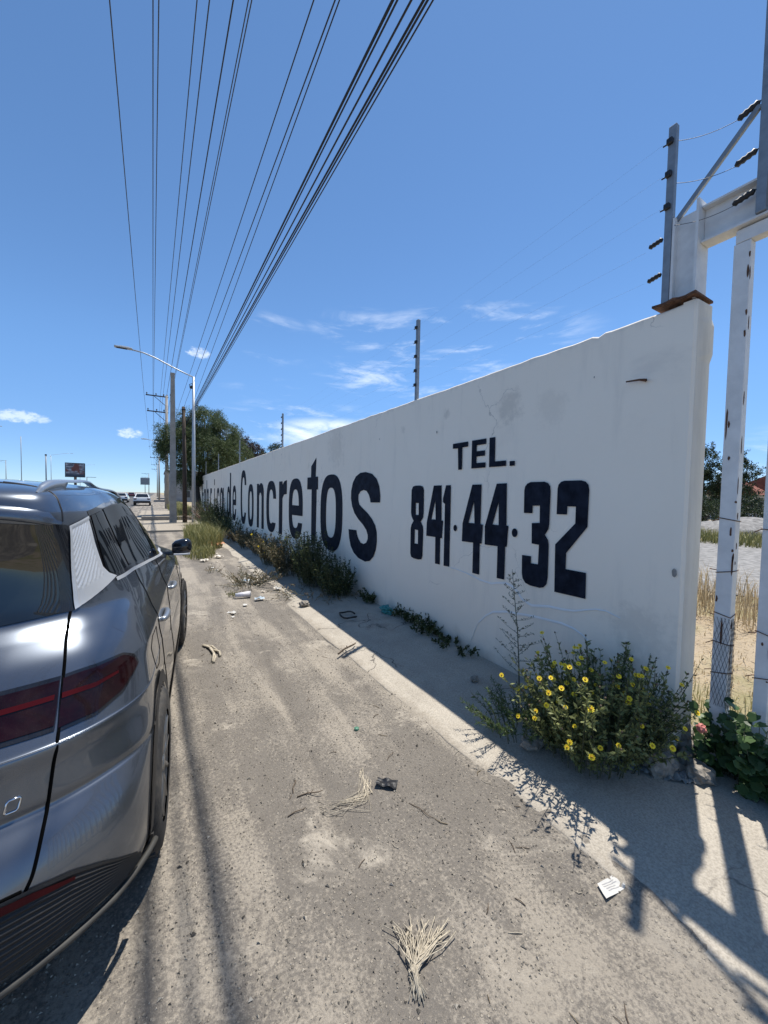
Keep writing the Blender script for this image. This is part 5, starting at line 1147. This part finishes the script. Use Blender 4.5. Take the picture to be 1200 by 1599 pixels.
for i in range(22):
    s = r.random(); items.append([(.60 + .04 * r.random(), 1.95 + .02 * r.gauss(0, 1), .004), (.80 + .06 * r.gauss(0, 1), 1.88 + .05 * r.gauss(0, 1), .005), (.92 + .06 * r.gauss(0, 1), 1.80 + .04 * r.gauss(0, 1), .007), (1.0 + .05 * s, 1.80 + .1 * s, .004)] if s < .4 else [(.86 + .05 * r.gauss(0, 1), 1.84, .004), (.97 + .03 * r.gauss(0, 1), 1.81 + .03 * r.gauss(0, 1), .009), (1.02 + .05 * r.random(), 1.87 + .15 * (s - .3), .007), (1.05 + .06 * r.random(), 1.93 + .16 * (s - .3), .003)])
strands('fibre_bundle', (0, 0, gz(.95, 1.85)), 'flattened dry palm fibre with loose ends beside the black scrap', 'fibre bundle', items, M['fibre'], .0017)
items = [[(.427, 4.52, .01), (.47, 4.40, .02), (.495, 4.2, .02), (.46, 4.02, .01)], [(.445, 4.47, .015), (.50, 4.38, .03), (.545, 4.26, .01)], [(.48, 4.32, .02), (.55, 4.22, .02), (.545, 4.13, .01)], [(.42, 4.5, .01), (.48, 4.36, .025), (.50, 4.12, .015), (.47, 4.0, .01)]]
strands('forked_husk', (0, 0, gz(.47, 4.3)), 'forked pale dry husk on the dirt beside the front wheel', 'husk', items, M['fibre'], .013)
def sheet(name, c, L_, W_, rz, label, cat, m, seed, crumple=.012, nx=9, ny=7, lift=.006, group=None):
    V = []; F = []
    for j in range(ny):
        for i in range(nx):
            x, y = L_ * (i / (nx - 1) - .5), W_ * (j / (ny - 1) - .5); V.append((x, y, lift + crumple * (1 + noise.noise((x * 22 + seed, y * 22, seed)))))
    F = [(j * nx + i, j * nx + i + 1, (j + 1) * nx + i + 1, (j + 1) * nx + i) for j in range(ny - 1) for i in range(nx - 1)]
    o = MB().add(V, F).build(name, m, loc=(c[0], c[1], c[2] if len(c) > 2 else gz(c[0], c[1]))); o.rotation_euler = (0, 0, rz); return tag(o, label, cat, group)
pp = thing('crumpled_paper', (1.676, .853, gz(1.676, .853)), 'creased white slip of printed paper on the dirt at the lower right', 'paper', rz=R(-12))
def pz(x, y): return .005 + .020 * abs(x + .015 + .12 * y) ** .8 * .9 + .004 * noise.noise((x * 40, y * 40, 2)) + (.012 if x > .045 and y < -.01 else 0)
V = []; F = []
for j in range(11):
    for i in range(19):
        u, v = i / 18 - .5, j / 10 - .5; x, y = u * .118 + .018 * v, v * .062 + .010 * u - (.012 * (v + .5) if abs(u - .12) < .04 else 0); V.append((x, y, pz(x, y)))
F = [(j * 19 + i, j * 19 + i + 1, (j + 1) * 19 + i + 1, (j + 1) * 19 + i) for j in range(10) for i in range(18)]
MB().add(V, F).build('slip', M['paper'], pp)
M['ink'] = mat('faded_ink', (.36, .35, .35), .9)
for k, (x0, x1, y) in enumerate(((-.035, .03, .016), (-.035, .036, .007), (-.03, .02, -.003), (-.028, .034, -.012))):
    n_ = 10; V = [(x0 + (x1 - x0) * i / n_, y + q, pz(x0 + (x1 - x0) * i / n_, y + q) + .0012) for i in range(n_ + 1) for q in (-.0013, .0013)]
    MB().add(V, [(i * 2, i * 2 + 2, i * 2 + 3, i * 2 + 1) for i in range(n_)]).build('print_mark', M['ink'], pp)
sheet('black_scrap', (1.13, 1.82), .12, .07, R(-42), 'crumpled black plastic scrap next to the dry palm fibre', 'scrap', M['black'], 21, .028, 17, 11, -.012)
# cup
M['cupw'] = mat('printed_cup', (.66, .64, .66), .5, var=.12, scale=25)
o = thing('paper_cup', (1.17, 6.35, .045), 'pale paper cup lying on its side on the dirt among the litter', 'cup')
b = MB(); b.tube([(-.11, .0, 0), (.11, -.01, 0)], [.034, .048], 16); b.build('cup_wall', M['cupw'], o); b = MB(); b.tube([(.108, -.01, 0), (.118, -.011, 0)], .051, 16); b.build('rim', M['paper'], o)
bush('dry_weed', (1.02, 6.45, 0), 'tiny yellowish weed touching the lying paper cup', 12, .10, .14, M['grass'], 70, .03, .005, 12)
for i, (x, y, s, m, lb) in enumerate(((1.37, 6.08, .14, 'ltblue', 'pale blue crumpled wrapper right of the paper cup'), (1.12, 5.89, .08, 'paper', 'white scrap just in front of the paper cup'), (.88, 5.60, .11, 'paper', 'flat white scrap left of the rut in the dirt'), (.86, 5.35, .05, 'paper', 'small pale flake beside the flat white scrap'), (1.80, 6.6, .14, 'paper', 'white crumpled wrapper at the shadow edge beside the twig pile'), (1.58, 7.25, .20, 'cream', 'cream coloured torn plastic in the twig pile'), (1.66, 7.65, .16, 'cream', 'pale torn paper behind the twig pile'), (1.42, 7.5, .15, 'ltblue', 'bluish wrapper among the dry twigs'), (.98, 10.2, .20, 'cream', 'pale flattened scrap below the low grass tuft'), (1.35, 10.6, .22, 'cream', 'pale torn paper right of the low grass tuft'), (1.5, 12.6, .5, 'orange', 'faded orange plastic scrap at the edge of the tall grass tuft'))):
    if m not in M: M[m] = mat(m + '_plastic', {'ltblue': (.42, .50, .55), 'cream': (.66, .60, .50), 'orange': (.52, .22, .10)}[m], .5, var=.15, scale=20)
    sheet('litter_scrap', (x, y), s, s * .7, i * 1.3, lb, 'litter', M[m], i + 10, .035 * s / .15, group='litter on the dirt')
rl = random.Random(55)
for i in range(26):
    x, y = (rl.gauss(1.62, .22), rl.gauss(7.2, .5)) if i < 16 else (rl.uniform(.9, 1.7), rl.uniform(8.5, 12))
    s_ = rl.uniform(.03, .10); sheet('litter_scrap', (x, y, (gz(x, y) if x < 1.7 else .02)), s_, s_ * rl.uniform(.5, 1), rl.uniform(0, 3), 'tiny pale scrap in the litter between the twig piles and the grass tuft', 'litter', M[rl.choice(('cream', 'cream', 'paper', 'stone'))], i + 60, .03 * s_ / .12, 5, 4, .002, 'tiny pale litter')
bush('twig_pile', (1.38, 7.15, 0), 'heap of dry brown twigs and weeds on the dirt beside the shadow edge', 60, .30, .62, M['leaf_dry'], 80, .06, .006, 9, 'twigs', None, stem_r=.004, upright=1.4)
bush('twig_pile', (1.78, 7.35, .02), 'smaller heap of dry twigs on the pavement edge in the litter', 34, .22, .5, M['leaf_dry'], 81, .06, .006, 9, 'twigs', None, stem_r=.004, upright=1.4)
bush('dry_weed', (1.0, 8.6, 0), 'dry grey twiggy weed left of the twig pile', 14, .16, .30, M['leaf_dry'], 82, .04, .006, 8, upright=1.2)
bush('dry_weed', (2.25, 5.9, .03), 'dry brown fallen stalks on the shaded pavement below the dark weeds', 40, .16, .95, M['leaf_dry'], 83, .08, .006, 8, upright=1.0)
for i, (x, y, ln, a, w, lb) in enumerate(((1.735, 3.64, .34, .55, .010, 'dark stick lying across the sunlit pavement edge'), (.72, 1.96, .14, -.2, .0035, 'thin dark twig left of the dry palm fibre'), (.66, 2.06, .10, 1.2, .003, 'bent thin twig behind the dry palm fibre'), (1.20, 1.58, .16, -1.2, .002, 'very thin straight twig on the dirt below the black scrap'), (1.28, 2.03, .09, .6, .002, 'pale thin straw right of the black scrap'), (.62, 1.88, .10, .1, .003, 'twig lying in front of the dry palm fibre'))):
    b = MB(); b.tube([(-ln / 2, 0, w), (-ln * .1, ln * .04, w + .004), (ln * .3, -.01, w + .008), (ln / 2, .004, w)], [w, w, w * .9, w * .6], 5)
    if ln > .1: b.tube([(0, 0, w), (ln * .12, ln * .12, w + .004)], w * .6, 4)
    o = tag(b.build('twig', M['twig'], loc=(x, y, gz(x, y) if x < 1.6 else .024)), lb, 'twig', 'twigs on the ground'); o.rotation_euler = (0, 0, a)
rl = random.Random(91)
for i in range(60):
    x = rl.uniform(.35, 1.72); y = .5 + 5.5 * rl.random() ** 1.5; ln = rl.uniform(.02, .07); w = rl.uniform(.0012, .0026)
    b = MB(); b.tube([(-ln / 2, 0, w), (0, rl.gauss(0, .006), w + .003), (ln / 2, rl.gauss(0, .008), w)], [w, w, w * .6], 4)
    o = tag(b.build('broken_stalk', M[rl.choice(('twig', 'fibre', 'twig', 'leaf_dry'))], loc=(x, y, gz(x, y))), 'tiny broken dry stalk lying on the open dirt', 'stalk', 'tiny stalks on the dirt'); o.rotation_euler = (0, 0, rl.uniform(0, 3.1))
b = MB(); b.tube([(2.20 + .085 * math.cos(t) * 1.2, 4.62 + .15 * math.sin(t), .055 + .01 * math.sin(3 * t)) for t in [k * .33 for k in range(18)]], .012, 6); tag(b.build('rubber_loop', M['rubber']), 'black rubber loop on the shaded pavement', 'rubber loop')
M['teal'] = mat('teal_plastic', (.03, .22, .20), .4, var=.3, scale=20)
def lump(name, loc, dims, m, label, cat, seed, k=.4, group=None):
    bm = bmesh.new(); bmesh.ops.create_icosphere(bm, subdivisions=3, radius=.5)
    for v in bm.verts: q = v.co.copy(); v.co = Vector((q.x * dims[0], q.y * dims[1], q.z * dims[2])) * (1 + k * noise.noise(q * 4 + Vector((seed, 0, 0))) + k * .4 * noise.noise(q * 11 + Vector((seed, 0, 0))))
    return tag(MB().bm(bm).build(name, m, loc=loc), label, cat, group)
lump('plastic_bag', (2.73, 4.5, .075), (.13, .22, .12), M['teal'], 'small teal plastic bag at the wall foot between two weeds', 'bag', 3, .7)
M['cap'] = mat('green_cap', (.10, .24, .16), .4); b = MB(); b.tube([(0, 0, 0), (0, 0, .014)], .017, 14); tag(b.build('bottle_cap', M['cap'], loc=(1.22, 2.39, gz(1.22, 2.39))), 'green bottle cap on the dirt', 'bottle cap')
for i, (x, y, z, d, lb) in enumerate(((2.13, 1.62, .05, (.16, .12, .09), 'pale stone at the foot of the yellow flowering bush'), (2.30, 1.33, .05, (.11, .09, .07), 'small grey stone in front of the yellow flowering bush'), (2.62, 1.08, .07, (.24, .16, .14), 'broken concrete lump at the pier foot behind the plastic sheet'), (1.87, 5.44, .04, (.15, .13, .09), 'white stone on the shadow line of the pavement'), (2.42, 2.46, .05, (.07, .06, .05), 'little pale stone on the pavement left of the feathery weed'), (2.74, .93, .06, (.16, .14, .12), 'pale block of concrete under the gate post'), (2.35, 1.90, .04, (.10, .10, .06), 'dark stone under the feathery weed'))):
    lump('loose_stone', (x, y, z), d, M['stone'], lb, 'stone', i * 7, .35, 'loose stones')
# dirty plastic sheet under the bush
V = []; F = []
for i in range(60):
    t = i / 59; c = Vector((2.38 + .36 * t, 1.24 - .32 * t + .03 * math.sin(t * 7), .045))
    for j in range(11): s = (j - 5) / 5; w = .6 + .5 * noise.noise((t * 6, 0, 8)); V.append(c + Vector((.045 * s * w, .065 * s * w, .030 * noise.noise((t * 22, s * 3, 4)) + .012 * (1 - s * s))))
F = [(i * 11 + j, i * 11 + j + 1, (i + 1) * 11 + j + 1, (i + 1) * 11 + j) for i in range(59) for j in range(10)]
M['bagblue'] = mat('dirty_blue_plastic', (.17, .18, .175), .5, var=.4, scale=30)
tag(MB().add(V, F, 0, True).build('plastic_sheet', M['bagblue']), 'twisted dirty bluish plastic sheet on the pavement under the flowering bush', 'plastic sheet')
M['pink'] = mat('pink_petal', (.62, .22, .18), .5); lump('pink_blossom', (2.80, .955, .30), (.045, .045, .05), M['pink'], 'single pink blossom on the plant at the pier foot', 'blossom', 5, .5)
# loose pebbles too many to count
r = random.Random(8); V = []; F = []
for i in range(12000):
    y = r.uniform(.2, 1) ** 1.7 * 7 + .35; x = r.uniform(-.6, 1.75); s = r.uniform(.0018, .006) * (2.0 if r.random() < .05 else 1); c = Vector((x, y, gz(x, y) + s * .3)); j = len(V); a = r.uniform(0, 6.28); ca, sa = math.cos(a), math.sin(a)
    for dx, dy, dz in ((1, 0, 0), (-.3, .9, 0), (-.8, -.5, .1), (0, 0, .8)): V.append(c + Vector(((dx * ca - dy * sa) * s * r.uniform(.7, 1.3), (dx * sa + dy * ca) * s * r.uniform(.7, 1.3), dz * s)))
    F += [(j, j + 1, j + 3), (j + 1, j + 2, j + 3), (j + 2, j, j + 3)]
M['peb'] = leafmat('pebbles', (.07, .062, .052), (.50, .44, .35), 0, .9)
tag(MB().add(V, F).build('pebbles', M['peb']), kind='stuff')
